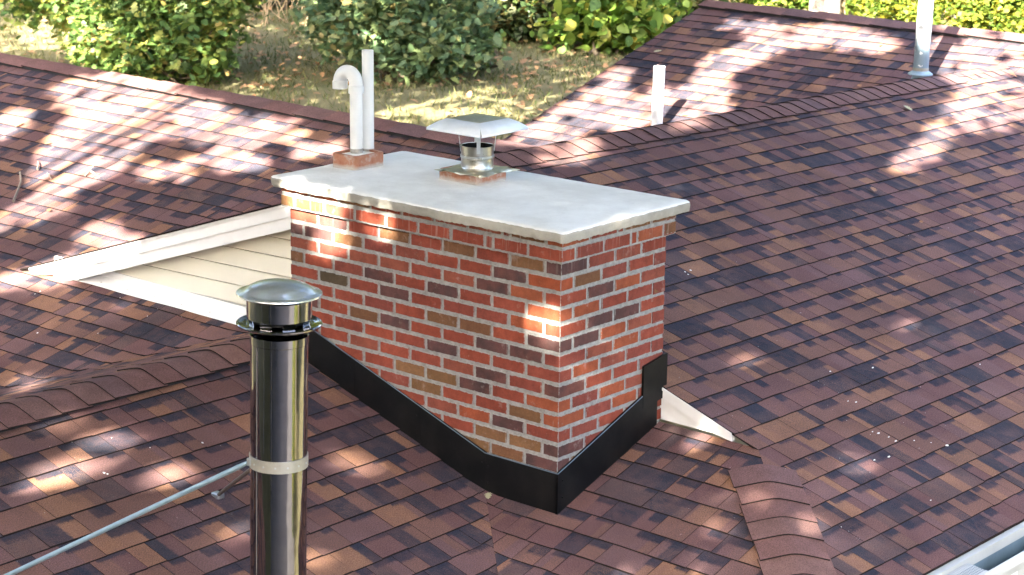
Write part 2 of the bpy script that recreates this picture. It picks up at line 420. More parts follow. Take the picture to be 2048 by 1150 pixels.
caps((-10, YP, ZP_R), (-2.30, YP, ZP_R), T3, lift=.016, pitch=.30, hw=.15)
caps((XR, YRK + .01, ZR + .016), (XR, 7.35, ZR + .016), T3, lift=.026, pitch=.143, hw=.165)
caps((XR, 7.36, ZR + .02), (XR, 8.2, ZR + .02), T3, lift=.012, pitch=.143, hw=.15, vent=False)
caps((X6L, Y6, zr6), (2.2, Y6, zr6), T3, lift=.016, pitch=.30, hw=.16)
caps((xc(-3.2), -3.2, ZH), (xc(YG), YG, ZH), T3, lift=.015, pitch=.15, hw=.16, first=.05)
caps((hip(-.6), -.6, zP(0, -.6)), (hip(.66), .66, zP(0, .66)), .236, lift=.006, pitch=.142, hw=.155, vent=False)

# ------------------------------------------------------------------ gable wall, trim, flashing
gw = MB(); wtop = lambda x: (z7(x, 0) if x < XR else z5(x, 0)) - .03
xL, xRt = vp7(YG), hip(YG)
gw.prism([(xL + .1, YG + .03, zP(0, YG) - .02), (-.9, YG + .03, zP(0, YG) - .02), (-.9, YG + .03, wtop(-.9)), (XR, YG + .03, wtop(XR))], (0, .05, 0))
gable = in_house(gw.obj('gable_wall', [M_SIDING]))
BE, TILT = .105, .03
zb0 = zP(0, YG) + .035
for i in range(9):
    # one lap board: bottom edge proud, top edge back; cut by the rake line
    zl = zb0 + i * BE
    def cut(xa, xb):
        poly = [(xa, zl + TILT * (xa - xL)), (xb, zl + TILT * (xb - xL)), (xb, zl + BE * .90 + TILT * (xb - xL)), (xa, zl + BE * .90 + TILT * (xa - xL))]
        tri = ccw([(xL + .22, zP(0, YG)), (XR, ZR - .08), (xRt - .22, zP(0, YG))])
        return clip(ccw(poly), tri)
    c = cut(-5, -.9)
    if not c: continue
    m = MB(); fr_ = []; bk = []
    for x, z in c:
        f = (z - zl - TILT * (x - xL)) / BE; y = YG + .016 * (f - 1)
        fr_.append((x, y, z)); bk.append((x, YG + .028, z))
    n = len(c); m.v = fr_ + bk; m.f = [tuple(range(n))] + [(k, (k + 1) % n, n + (k + 1) % n, n + k) for k in range(n)]; m.m = [0] * (n + 1)
    m.obj('siding_board', [M_SIDING], gable)
def rake(name, x0, x1, off_top, h, y, th, mat=M_WHITE):
    """board that follows the gable roof edge between x0 and x1"""
    zt = lambda x: (z7(x, 0) if x < XR else z5(x, 0)) + off_top
    lo = lambda x: max(zt(x) - h, zP(0, y) + .012)
    xs = [x0, x1] if (x0 - XR) * (x1 - XR) > 0 else [x0, XR, x1]
    xs = sorted(set(xs + [x0 + (x1 - x0) * k / 24 for k in range(25)])); m = MB()
    pts = [(x, y, zt(x)) for x in xs if zt(x) > zP(0, y) + .014]; low = [(p[0], y, min(lo(p[0]), p[2] - .002)) for p in pts]
    n = len(pts); vv = pts + low; m.v = vv + [(a, b + th, c) for a, b, c in vv]
    for i in range(n - 1):
        m.f += [(i, i + 1, n + i + 1, n + i), (2 * n + i, 2 * n + i + 1, 3 * n + i + 1, 3 * n + i), (i, i + 1, 2 * n + i + 1, 2 * n + i), (n + i, n + i + 1, 3 * n + i + 1, 3 * n + i)]; m.m += [0] * 4
    m.f += [(0, n, 3 * n, 2 * n), (n - 1, 2 * n - 1, 4 * n - 1, 3 * n - 1)]; m.m += [0, 0]
    return m.obj(name, [mat], gable)
xa, xb = vp7(YRK) + .10, -2.0
rake('drip_edge', xa, xb, .004, .014, YRK - .006, .03)
rake('rake_board', xa, xb, -.010, .062, YRK + .004, .03)
rake('rake_board', xa, xb, -.0725, .068, YRK + .014, .03)
rake('rake_soffit', xa, xb, -.125, .014, YRK + .03, .1, M_SOFFIT)
xa, xb = -1.9, hip(YRR) - .15
rake('drip_edge', xa, xb, .004, .014, YRR - .006, .03)
rake('rake_board', xa, xb, -.010, .045, YRR + .002, .03)
rake('frieze_board', xa, xb, -.0555, .3, YRR + .026, .02)
# shingle starter strip showing under the gable's west edge
for xa, xb in ((vp7(YRK) + .02, -2.0),): rake('starter_strip', xa, xb, .014, .010, YRK - .012, .05, M_BUTT)
# white pan flashing at the foot of the gable wall
m = MB(); xs = np.linspace(xL + .02, -2.3, 40)
for i in range(len(xs) - 1):
    a, b = xs[i], xs[i + 1]; ya = YG - .085 + .02 * (a - xL) * .5 * 0 + .004 * math.sin(a * 9); yb = YG - .085 + .004 * math.sin(b * 9)
    ya = max(ya, YG - .085); yb = max(yb, YG - .085)
    m.face([(a, ya, zfP(a, ya) + .0125), (b, yb, zfP(b, yb) + .0125), (b, YG - .012, zP(0, YG) + (.03 if a > xL + .1 else .014)), (a, YG - .012, zP(0, YG) + (.03 if a > xL + .12 else .014))])
    if a < xL + .12: continue
    m.face([(a, YG - .012, zP(0, YG) + .03), (b, YG - .012, zP(0, YG) + .03), (b, YG - .016, zP(0, YG) + .052), (a, YG - .016, zP(0, YG) + .052)])
fl = m.obj('pan_flashing', [M_WHITE], gable)
m = MB(); m.box((xL + .1, YG - .024, zP(0, YG) + .045), (-2.25, YG - .004, zP(0, YG) + .075)); m.obj('base_trim', [M_WHITE], gable)
# nail heads of the pan flashing
for i in range(9):
    x = xL + .1 + i * .24; m = MB(); z = zfP(x, YG - .05) + .0185; m.lathe([(.0, z + .004), (.007, z + .003), (.008, z)], x, YG - .052, 10); m.obj('nail_head', [M_SOFFIT], fl)

# ------------------------------------------------------------------ eave, gutter and wall below at the right
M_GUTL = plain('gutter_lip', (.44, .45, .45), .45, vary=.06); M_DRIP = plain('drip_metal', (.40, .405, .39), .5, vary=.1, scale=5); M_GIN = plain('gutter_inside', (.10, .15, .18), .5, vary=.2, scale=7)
gy0, gy1 = -.3, 4.2; ze = z5(EAVE5, 0)
m = MB(); m.box((EAVE5 - .045, gy0, ze - .17), (EAVE5 - .012, gy1, ze - .012)); in_house(m.obj('fascia_board', [M_WHITE]))
m = MB(); m.prism([(EAVE5 - .01, gy0, ze - .008), (EAVE5 + .028, gy0, ze - .012), (EAVE5 + .028, gy0, ze - .06), (EAVE5 + .022, gy0, ze - .06), (EAVE5 - .01, gy0, ze - .014)], (0, gy1 - gy0, 0)); in_house(m.obj('drip_edge', [M_DRIP]))
pass
M_GUT = plain('dull_aluminium', (.44, .45, .44), .5, vary=.1, scale=6)
g0, gz = EAVE5 + .024, ze - .045
prof = [(g0, gz), (g0, gz - .115), (g0 + .075, gz - .115), (g0 + .09, gz - .07), (g0 + .118, gz - .045), (g0 + .118, gz - .008), (g0 + .108, gz), (g0 + .098, gz - .006)]
gm = MB(); th = .002
inn = [(g0 + th, gz), (g0 + th, gz - .112), (g0 + .073, gz - .112), (g0 + .0875, gz - .069), (g0 + .115, gz - .044), (g0 + .115, gz - .01)]
for a, b in zip(prof[:-1], prof[1:]): gm.face([(a[0], gy0, a[1]), (a[0], gy1, a[1]), (b[0], gy1, b[1]), (b[0], gy0, b[1])], 0)
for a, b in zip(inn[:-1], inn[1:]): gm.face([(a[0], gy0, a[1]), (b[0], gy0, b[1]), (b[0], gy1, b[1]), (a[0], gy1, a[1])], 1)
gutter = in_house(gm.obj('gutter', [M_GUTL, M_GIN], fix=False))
# perforated guard lying over the gutter
gm = MB(); pit = .0125; ga, gb = g0 - .012, g0 + .122; nx = int((gb - ga) / pit); gyE = 1.0
for iy in range(int((gyE - gy0) / pit)):
    for ix in range(nx):
        x, y = ga + ix * pit, gy0 + iy * pit; zt = gz + .012 - .10 * (x - ga) * .12 + .004 * math.sin(ix * .6)
        edge = ix in (0, nx - 1); q = .003 if not edge else 0
        x1, y1 = x + pit, y + pit; zn = zt - .0012
        if edge: gm.face([(x, y, zt), (x1, y, zn), (x1, y1, zn), (x, y1, zt)]); continue
        c = [(x, y), (x1, y), (x1, y1), (x, y1)]; r = [(x + q, y + q), (x1 - q, y + q), (x1 - q, y1 - q), (x + q, y1 - q)]
        zz_ = lambda p: zt - .0012 * (p[0] - x) / pit
        for k in range(4):
            k2 = (k + 1) % 4; gm.face([(*c[k], zz_(c[k])), (*c[k2], zz_(c[k2])), (*r[k2], zz_(r[k2])), (*r[k], zz_(r[k]))])
gm.obj('gutter_guard', [M_GUTL], gutter, fix=False)
# soffit, wall and window under the eave
m = MB(); m.box((EAVE5 - .45, gy0, ze - .19), (EAVE5 - .012, gy1, ze - .171)); in_house(m.obj('soffit', [M_WHITE]))
XW = EAVE5 - .42
m = MB(); m.box((XW - .12, gy0 + .1, -2.7), (XW, gy1, ze - .19)); wall = in_house(m.obj('wall', [M_SIDING]))
for k in range(14):
    m = MB(); z = ze - .33 - k * .11; m.prism([(XW + .002, gy0 + .1, z), (XW + .014, gy0 + .1, z), (XW + .003, gy0 + .1, z + .11)], (0, gy1 - gy0 - .1, 0)); m.obj('siding_board', [M_DRIP], wall)
M_GLASS, t, b, N, L = new_mat('window_glass'); b.inputs['Base Color'].default_value = (.02, .025, .022, 1); b.inputs['Roughness'].default_value = .06
wy0, wy1, wz0, wz1 = 1.25, 2.35, -1.75, ze - .27
m = MB()
m.box((XW + .016, wy0 - .1, wz1), (XW + .05, wy1 + .1, wz1 + .07)); m.box((XW + .016, wy0 - .1, wz0 - .07), (XW + .06, wy1 + .1, wz0))
m.box((XW + .016, wy0 - .08, wz0), (XW + .045, wy0, wz1)); m.box((XW + .016, wy1, wz0), (XW + .045, wy1 + .08, wz1))
win = in_house(m.obj('window', [M_WHITE]))
m = MB(); m.box((XW + .016, wy0, wz0), (XW + .022, wy1, wz1)); m.obj('pane', [M_GLASS], win)
m = MB(); m.box((XW + .023, wy0 + .5, wz0), (XW + .04, wy0 + .545, wz1)); m.obj('mullion', [M_WHITE], win)
# house body below the roofs
m = MB(); m.box((-9.6, .2, -2.7), (-1.5, 5.6, -.5)); m.box((-5.0, 5.5, -2.7), (2.0, 11.9, -.62)); m.box((-4.9, -3.9, -2.7), (-.35, .3, -1.0)); in_house(m.obj('wall', [M_SIDING]))

# ================================================================== CHIMNEY
CH = Matrix(((0.99990873, 0.00816476, -0.0107643, 0), (-0.0083574, 0.99980352, -0.01797431, 0), (0.01061543, 0.01806263, 0.9997805, 0), (0, 0, 0, 1)))
chim = empty('brick_chimney', mat=CH); tag(chim, 'wide red brick chimney with grey mortar and pale concrete crown', 'chimney')
CHN = np.array(CH.to_3x3())
BC, BL = .0703, .2032; CL, CW = 8.5 * BL - .0097, .7814; ky = CW / (4 * BL - .0155)
def brick_mat(name, cols, dark=None):
    m, t, b, N, L = new_mat(name); tc = N('TexCoord'); ob = tc.outputs['Object']
    oi = N('ObjectInfo').outputs['Random']; wo = N('NewGeometry').outputs['Position']
    r = ramp(t, [(i / (len(cols) - 1), c) for i, c in enumerate(cols)]); L(oi, r.inputs[0]); c = r.outputs[0]
    off = N('VectorMath'); off.operation = 'ADD'; L(wo, off.inputs[0]); cb = N('CombineXYZ'); L(math_n(t, 'MULTIPLY', oi, 37), cb.inputs[0]); L(cb.outputs[0], off.inputs[1]); p = off.outputs[0]
    n = noise(t, p, 24, 4, .7)
    if dark: c = mix_c(t, math_n(t, 'MULTIPLY', math_n(t, 'SUBTRACT', noise(t, p, 9, 2, .5), .38, clamp=True), 3.2, clamp=True), c, dark)
    mr = N('MapRange'); mr.inputs['From Min'].default_value = .2; mr.inputs['From Max'].default_value = .8; mr.inputs['To Min'].default_value = .74; mr.inputs['To Max'].default_value = 1.25; L(n, mr.inputs[0])
    fine = noise(t, p, 210, 2, .6); f = math_n(t, 'MULTIPLY', mr.outputs[0], math_n(t, 'MULTIPLY_ADD', fine, .5, .75))
    sc = N('VectorMath'); sc.operation = 'SCALE'; L(c, sc.inputs[0]); L(f, sc.inputs['Scale']); c = sc.outputs[0]
    wz = N('MapRange'); wz.inputs['From Min'].default_value = .3; wz.inputs['From Max'].default_value = .7; wz.inputs['To Min'].default_value = .66; wz.inputs['To Max'].default_value = 1.16; L(noise(t, wo, 2.6, 5, .65), wz.inputs[0])
    ws_ = N('VectorMath'); ws_.operation = 'SCALE'; L(c, ws_.inputs[0]); L(wz.outputs[0], ws_.inputs['Scale']); c = ws_.outputs[0]
    # mortar haze, and lime runs below the crown
    haze = math_n(t, 'MULTIPLY', math_n(t, 'SUBTRACT', noise(t, p, 14, 5, .7), .60, clamp=True), 2.2, clamp=True)
    c = mix_c(t, haze, c, (.42, .36, .33))
    sx = N('SeparateXYZ'); L(wo, sx.inputs[0])
    cv = N('CombineXYZ'); L(math_n(t, 'MULTIPLY', sx.outputs[0], 55), cv.inputs[0]); L(math_n(t, 'MULTIPLY', sx.outputs[1], 55), cv.inputs[1]); L(math_n(t, 'MULTIPLY', sx.outputs[2], 3), cv.inputs[2])
    run = noise(t, cv.outputs[0], 1, 2, .5); zz = N('MapRange'); zz.inputs['From Min'].default_value = .82; zz.inputs['From Max'].default_value = 1.0; L(sx.outputs[2], zz.inputs[0])
    rf = math_n(t, 'MULTIPLY', math_n(t, 'MULTIPLY', math_n(t, 'SUBTRACT', run, .6, clamp=True), 4.5, clamp=True), zz.outputs[0])
    c = mix_c(t, math_n(t, 'MULTIPLY', rf, .6), c, (.5, .44, .4))
    # mortar slopped over the arrises
    gs = N('SeparateXYZ'); L(tc.outputs['Generated'], gs.inputs[0]); ns = N('SeparateXYZ'); L(N('NewGeometry').outputs['Normal'], ns.inputs[0])
    ed = lambda q: math_n(t, 'MINIMUM', q, math_n(t, 'SUBTRACT', 1, q))
    side = math_n(t, 'GREATER_THAN', math_n(t, 'ABSOLUTE', ns.outputs[0]), .7)
    dx_ = math_n(t, 'ADD', math_n(t, 'MULTIPLY', ed(gs.outputs[0]), .19), math_n(t, 'MULTIPLY', side, 9)); dy_ = math_n(t, 'ADD', math_n(t, 'MULTIPLY', ed(gs.outputs[1]), .19), math_n(t, 'MULTIPLY', math_n(t, 'SUBTRACT', 1, side), 9))
    de = math_n(t, 'MINIMUM', math_n(t, 'MINIMUM', dx_, dy_), math_n(t, 'MULTIPLY', ed(gs.outputs[2]), .053))
    slop = math_n(t, 'MULTIPLY', math_n(t, 'SUBTRACT', noise(t, p, 42, 4, .75), .36), .016)
    sm_ = N('MapRange'); sm_.inputs['From Min'].default_value = -.0006; sm_.inputs['From Max'].default_value = .0006; L(math_n(t, 'SUBTRACT', slop, de), sm_.inputs[0])
    c = mix_c(t, math_n(t, 'MULTIPLY', sm_.outputs[0], .85), c, (.26, .25, .235))
    L(c, b.inputs['Base Color']); b.inputs['Roughness'].default_value = .85; b.inputs['Specular IOR Level'].default_value = .15
    bump(t, b, noise(t, p, 120, 4, .7), .5, .003); return m
BM = {'R': brick_mat('brick_red', [(.20, .046, .029), (.245, .056, .031), (.18, .046, .034), (.225, .066, .04)]),
      'O': brick_mat('brick_orange', [(.262, .062, .027), (.245, .070, .034)]),
      'T': brick_mat('brick_tan', [(.16, .082, .036), (.145, .066, .034), (.185, .094, .042)]),
      'P': brick_mat('brick_plum', [(.125, .050, .042), (.105, .048, .044), (.15, .056, .042)], (.062, .036, .035)),
      'D': brick_mat('brick_olive', [(.075, .052, .03), (.07, .05, .032)])}
def mortar_mat():
    m, t, b, N, L = new_mat('mortar'); p = N('TexCoord').outputs['Object']
    n = noise(t, p, 30, 5, .7); r = ramp(t, [(.3, (.17, .165, .155)), (.7, (.33, .325, .305))]); L(n, r.inputs[0])
    L(r.outputs[0], b.inputs['Base Color']); b.inputs['Roughness'].default_value = .95; bump(t, b, noise(t, p, 90, 5, .75), .9, .006); return m
M_MORTAR = mortar_mat()
m = MB(); e = .0035
m.box((-CL + e, e, -1.2), (-e, CW - e, 13 * BC)); m.box((-CL - .03 + e, -.03 + e, 13 * BC + .001), (.03 - e, CW + .03 - e, 15 * BC)); m.obj('mortar_core', [M_MORTAR], chim)
_bc = {}
def brick(x0, x1, y0, y1, z0, z1, code, proud=0):
    key = (round(x1 - x0, 3), round(y1 - y0, 3), round(z1 - z0, 3))
    k = key + (code,)
    dx, dy, dz = x1 - x0, y1 - y0, z1 - z0
    if k not in _bc:
        mb = MB(); mb.box((-dx / 2, -dy / 2, -dz / 2), (dx / 2, dy / 2, dz / 2), 0, .0022)
        o = mb.obj('brick', [BM[code]], chim); _bc[k] = o.data
    else:
        o = bpy.data.objects.new('brick', _bc[k]); COL.objects.link(o); o.parent = chim
    j = lambda s: random.uniform(-s, s)
    o.location = ((x0 + x1) / 2 + j(.0012), (y0 + y1) / 2 + j(.0012), (z0 + z1) / 2 + j(.001)); o.rotation_euler = (j(.006), j(.008), j(.006))
LEFT = {1: 'RPRTRTRTO', 2: 'PPTRRRRPO', 3: 'RRRRRRPOT', 4: 'TRRPRPRRO', 5: 'RDRPRRROO', 6: 'RRRRRTTRP', 7: 'PRTPRRPPP', 8: 'RRRRRPRRR', 9: 'RRRRRRPRP',
        10: 'RRRRTTPRO', 11: 'RRRRTRRTR', 12: 'RRRRRROPR', 13: 'RRRRRRTTO', 14: 'RRRRRRTTP'}
RIGHT = {1: 'PRRR', 2: 'OTRRR', 3: 'RPOR', 4: 'TORRT', 5: 'RPPR', 6: 'PPORR', 7: 'RROR', 8: 'RORRO', 9: 'PRRR', 10: 'ORORR', 11: 'OROR', 12: 'PRRRR', 13: 'PRRR', 14: 'OTRRR'}
JT = .0155; FULL, HALF = BL - JT, BL / 2 - JT; DEP = .09
for r in range(1, 15):
    z0 = (13 - r) * BC + .0078; z1 = z0 + BC - JT; odd = r % 2 == 1
    code = LEFT[r]; x = -CL; n = 9; kx = CL / (8.5 * BL - JT)
    for i in range(9):
        ln = (FULL if i < 8 else HALF) if odd else (HALF if i == 0 else FULL)
        xa, xb = x, x + ln * kx; x = xb + JT * kx
        if i == 8: xb = 0
        low = -.2566 + max(-.423 - xb, 0) / 3
        if z1 < low + .0: continue
        if i == 8 and odd: continue                      # header end of the right-hand stretcher, made below
        dep = DEP if i < 8 or odd else DEP
        brick(xa, xb, 0, dep if not (i == 8 and not odd) else HALF * ky, z0, z1, code[i])
    code = RIGHT[r]; y = 0
    for i in range(4 if odd else 5):
        ln = (FULL if odd else (HALF if i in (0, 4) else FULL)) * ky
        ya, yb = y, y + ln; y = yb + JT * ky
        if i == (3 if odd else 4): yb = CW
        if not odd and i == 0: continue                  # end of the left-hand stretcher
        if z1 < -.2566 + ya / 3 - .02: continue
        if odd and i == 0: brick(-HALF, 0, ya, yb, z0, z1, code[i])
        else: brick(-DEP, 0, ya, yb, z0, z1, code[i])
F_, H_, t_ = FULL, HALF, .032
for z0, sl, cl, sr, cr in ((14 * BC + .0078, [F_] * 7 + [t_, F_, H_], 'OOTRRRRRTO', [F_, F_, t_, F_, F_], 'ORRTT'), (13 * BC + .0078, [H_] + [F_] * 6 + [t_, F_, F_], 'TORRRRRRRR', [H_, F_, F_, t_, F_, H_], 'RRRROT')):
    z1 = z0 + BC - JT; x0 = -CL - .03; tot = CL + .06; k = (tot - JT * (len(sl) - 1)) / sum(sl); x = x0
    corner_left = len(sl) == 10 and sl[-1] == F_
    for i, ln in enumerate(sl):
        xa, xb = x, x + ln * k; x = xb + JT
        if i == len(sl) - 1 and not corner_left: continue
        brick(xa, xb, -.03, -.03 + (.11 if not (i == len(sl) - 1) else H_ * ky + .004), z0, z1, cl[i])
    tot = CW + .06; k = (tot - JT * (len(sr) - 1)) / sum(sr); y = -.03
    for i, ln in enumerate(sr):
        ya, yb = y, y + ln * k; y = yb + JT
        if i == 0 and corner_left: continue
        brick(.03 - (.11 if i else sl[-1]), .03, ya, yb, z0, z1, cr[i])
# bricks of the two far faces, joined
mb = MB()
for r in range(-1, 15):
    z0 = (13 - r) * BC + .005; z1 = z0 + BC - JT; pr = .03 if r < 1 else 0; x = -CL - pr + (BL / 2 if r % 2 else 0)
    while x < -.01:
        mb.box((x, CW - .09 + pr, z0), (min(x + FULL, pr), CW + pr, z1)); x += BL
    y = -pr + (BL / 2 if r % 2 == 0 else .0) + .11
    while y < CW - .1:
        mb.box((-CL - pr, y, z0), (-CL - pr + .09, min(y + FULL, CW - .1), z1)); y += BL
mb.obj('brick', [BM['R']], chim)['kind'] = 'stuff'
# concrete crown
def crown_mat(name, lo, hi, rough, bs, streak=False):
    m, t, b, N, L = new_mat(name); p = N('TexCoord').outputs['Object']
    n = noise(t, p, 3.2, 6, .65); r = ramp(t, [(.35, lo), (.62, hi)]); L(n, r.inputs[0]); c = r.outputs[0]
    c = mix_c(t, math_n(t, 'MULTIPLY', math_n(t, 'SUBTRACT', noise(t, p, 45, 4, .7), .62, clamp=True), 2, clamp=True), c, tuple(x * .6 for x in lo))
    st_ = N('MapRange'); st_.inputs['From Min'].default_value = .52; st_.inputs['From Max'].default_value = .74; L(noise(t, p, 4.5, 7, .72), st_.inputs[0])
    c = mix_c(t, math_n(t, 'MULTIPLY', st_.outputs[0], .22), c, (.42, .39, .32))
    L(c, b.inputs['Base Color']); b.inputs['Roughness'].default_value = rough
    bump(t, b, noise(t, p, bs, 5, .75), .8, .006); return m
M_CTOP = crown_mat('crown_coating', (.70, .685, .64), (.85, .84, .80), .7, 30); M_CSIDE = crown_mat('crown_concrete', (.23, .215, .18), (.40, .375, .32), .95, 70)
sx0, sx1, sy0, sy1, zt_, zb_ = -CL - .072, .066, -.07, CW + .10, 1.070, 1.014
per = []
cr = .022
def arc(cx, cy, a0): return [(cx + cr * math.cos(math.radians(a0 + k * 22.5)), cy + cr * math.sin(math.radians(a0 + k * 22.5))) for k in range(5)]
def seg(a, b, n): return [(a[0] + (b[0] - a[0]) * k / n, a[1] + (b[1] - a[1]) * k / n) for k in range(1, n)]
A1, A2, A3, A4 = arc(sx0 + cr, sy0 + cr, 180), arc(sx1 - cr, sy0 + cr, 270), arc(sx1 - cr, sy1 - cr, 0), arc(sx0 + cr, sy1 - cr, 90)
per = A1 + seg(A1[-1], A2[0], 120) + A2 + seg(A2[-1], A3[0], 60) + A3 + seg(A3[-1], A4[0], 60) + A4 + seg(A4[-1], A1[0], 30)
n = len(per); cxm, cym = (sx0 + sx1) / 2, (sy0 + sy1) / 2; v = []; mi = []; f = []
jr = [0] * n; jb = [0] * n; a = b_ = 0
for i in range(n):
    a = .45 * a + random.uniform(-.0026, .0026); b_ = .45 * b_ + random.uniform(-.0055, .0055); jr[i] = a; jb[i] = b_
def ring(inset, z, rj=0, bj=0):
    for i, (x, y) in enumerate(per):
        dx, dy = x - cxm, y - cym; sxx = 1 - inset / max(abs(sx1 - cxm), 1e-6); syy = 1 - inset / abs(sy1 - cym)
        v.append((cxm + dx * sxx + (dx / abs(sx1 - cxm)) * jr[i] * rj, cym + dy * syy + (dy / abs(sy1 - cym)) * jr[i] * rj, z + jb[i] * bj))
for ins, z, rj, bj in ((.30, zt_ + .012, 0, 0), (.10, zt_ + .006, 0, 0), (.02, zt_ + .0005, .4, .1), (.007, zt_ - .003, .8, .25), (.0, zt_ - .010, 1, .3), (-.001, zt_ - .025, 1.3, .3), (.002, zb_ + .004, 1.6, .45), (.012, zb_, 1.6, .6), (.06, zb_ + .002, 0, 0)):
    ring(ins, z, rj, bj)
for k in range(8):
    for i in range(n):
        j = (i + 1) % n; f.append((k * n + i, k * n + j, (k + 1) * n + j, (k + 1) * n + i)); mi.append(0 if k < 4 else 1)
f.append(tuple(range(n - 1, -1, -1))); mi.append(0); f.append(tuple(8 * n + i for i in range(n))); mi.append(1)
m = MB(); m.v, m.f, m.m = v, f, mi; autosmooth(m.obj('concrete_crown', [M_CTOP, M_CSIDE], chim), 50)
# clay flue tiles
M_CLAY, t, b, N, L = new_mat('clay_flue'); p = N('TexCoord').outputs['Object']
r = ramp(t, [(.3, (.30, .10, .05)), (.52, (.38, .17, .10)), (.68, (.44, .35, .30))]); L(noise(t, p, 16, 5, .7), r.inputs[0])
sp = N('SeparateXYZ'); L(p, sp.inputs[0]); mr = N('MapRange'); mr.inputs['From Min'].default_value = 1.105; mr.inputs['From Max'].default_value = 1.088; L(math_n(t, 'MULTIPLY_ADD', noise(t, p, 20, 3, .6), .02, math_n(t, 'SUBTRACT', sp.outputs[2], .01)), mr.inputs[0])
L(mix_c(t, mr.outputs[0], r.outputs[0], (.42, .38, .33)), b.inputs['Base Color']); b.inputs['Roughness'].default_value = .9; bump(t, b, noise(t, p, 60, 4, .7), .5, .004)
def rrect(x0, x1, y0, y1, rd, k=5):
    out = []
    for cx, cy, a0 in ((x0 + rd, y0 + rd, 180), (x1 - rd, y0 + rd, 270), (x1 - rd, y1 - rd, 0), (x0 + rd, y1 - rd, 90)):
        for i in range(k + 1): a = math.radians(a0 + 90 * i / k); out.append((cx + rd * math.cos(a), cy + rd * math.sin(a)))
    return out
def tile(x0, x1, y0, y1, z1, fill):
    m = MB(); pp = rrect(x0, x1, y0, y1, .028); q = rrect(x0 + .02, x1 - .02, y0 + .02, y1 - .02, .018); n = len(pp)
    def R(pts, z): b = len(m.v); m.v += [(x, y, z) for x, y in pts]; return b
    ids = [R(pp, 1.0), R(pp, z1 - .004), R(rrect(x0 + .004, x1 - .004, y0 + .004, y1 - .004, .026), z1), R(q, z1), R(q, z1 - .01)]
    for a, b2 in zip(ids[:-1], ids[1:]):
        for i in range(n): m.f.append((a + i, a + (i + 1) % n, b2 + (i + 1) % n, b2 + i)); m.m.append(0)
    m.f.append(tuple(ids[-1] + i for i in range(n))); m.m.append(1)
    o = m.obj('flue_tile', [M_CLAY, M_CTOP], chim); autosmooth(o, 40); return o
tile(-1.700, -1.520, .265, .475, 1.150, True)
tile(-1.100, -.828, .395, .610, 1.131, False)
# black counter flashing on the two faces
d = .014
zf0 = -.2566
def sheet(name, poly, axis):
    m = MB(); ext = (0, .012, 0) if axis == 'y' else (-.012, 0, 0); m.prism(poly, ext); return m.obj(name, [M_BLACK], chim)
hgt = .19
sheet('flashing_panel', [(-.42, -d, zf0 + .005), (.013, -d, zf0 + .004), (.013, -d, zf0 + hgt + .005), (-.42, -d, zf0 + hgt + .004)], 'y')
zl_f = lambda x: zf0 + (-.42 - x) * .338
for i, (xa, xb) in enumerate(((-.86, -.419), (-1.30, -.83), (-CL - .005, -1.27))):
    o_ = d + .001 + .0018 * i; sheet('flashing_panel', [(xa, -o_, zl_f(xa) + .001), (xb, -o_, zl_f(xb) + .002), (xb, -o_, zl_f(xb) + hgt + .008 - .003 * i), (xa, -o_, zl_f(xa) + hgt + .006 - .003 * i)], 'y')
    for k in range(2): m = MB(); x_ = xb - .02; z_ = zl_f(x_) + .05 + .09 * k; m.tube([(x_, -o_, z_), (x_, -o_ - .003, z_)], .0035, 8); m.obj('screw', [M_BLACK], chim)
M_HEM = plain('hem_highlight', (.10, .15, .19), .4, vary=.3, scale=15)  # caulk line, its blue colour painted as the highlight along the flashing edge
m = MB(); m.tube([(-CL, -d - .003, zl_f(-CL) + hgt + .006), (-.42, -d - .003, zf0 + hgt + .008), (.014, -d - .001, zf0 + hgt + .006)], .0022, 6); m.obj('sealant_highlight', [M_HEM], chim)
m = MB(); m.tube([(d, -d, zf0 + hgt + .006), (d, .61, zf0 + hgt + .018 + .62 * .338)], .0022, 6); m.obj('sealant_highlight', [M_HEM], chim)
sheet('flashing_panel', [(d, -d, zf0 + .001), (d, .73, zf0 + .744 * .338), (d, .73, zf0 + hgt + .02 + .744 * .338), (d, -d, zf0 + hgt + .006)], 'x')
sheet('flashing_panel', [(d + .001, .615, .10), (d + .001, .80, .12), (d + .001, .80, .335), (d + .001, .615, .305)], 'x')
for (x, y, z) in ((-.40, -d, -.12), (-.40, -d, -.2), (d, .02, -.1), (d, .02, -.18)):
    m = MB(); m.box((x - .004, y - .003, z - .004), (x + .004, y + .003, z + .004), 0, .001); m.obj('screw', [M_BLACK], chim)

def ch(p): return CHN @ np.array(p, float)
# ------------------------------------------------------------------ pipes and cap on the chimney
M_PVC = plain('white_pvc', (.80, .80, .785), .38, vary=.05, scale=12)
M_PVCD = plain('pvc_grime', (.36, .33, .29), .7, vary=.3, scale=40)
def chroot(name, loc):
    return empty(name, mat=Matrix.Translation(Vector(ch(loc))) @ CH)
p1 = (-1.640, .362, 1.126); p2 = (-1.592, .425, 1.126)
def ch_from_px(x, y, z):
    r = CHN.T @ ray(x, y); c = CHN.T @ CAM; s = (z - c[2]) / r[2]; return c + s * r
p1 = tuple(ch_from_px(713, 305, 1.140)); p2 = tuple(ch_from_px(736.5, 301, 1.140))
hook = chroot('vent_pipe', p1); tag(hook, 'white plastic vent pipe bent over into a hook on the chimney', 'pipe')
m = MB(); m.tube([(0, 0, 0), (0, 0, .30)], .0315, 24); autosmooth(m.obj('riser', [M_PVC], hook))
R_ = .056; m = MB(); zc = .345; arcp = [(0, 0, .305), (0, 0, .325)] + [(-R_ + R_ * math.cos(a), -.0, zc + R_ * math.sin(a)) for a in np.linspace(0, math.pi, 16)] + [(-2 * R_, 0, .325)]
rad = [.0345] * len(arcp); m.tube(arcp, rad, 24); autosmooth(m.obj('return_bend', [M_PVC], hook))
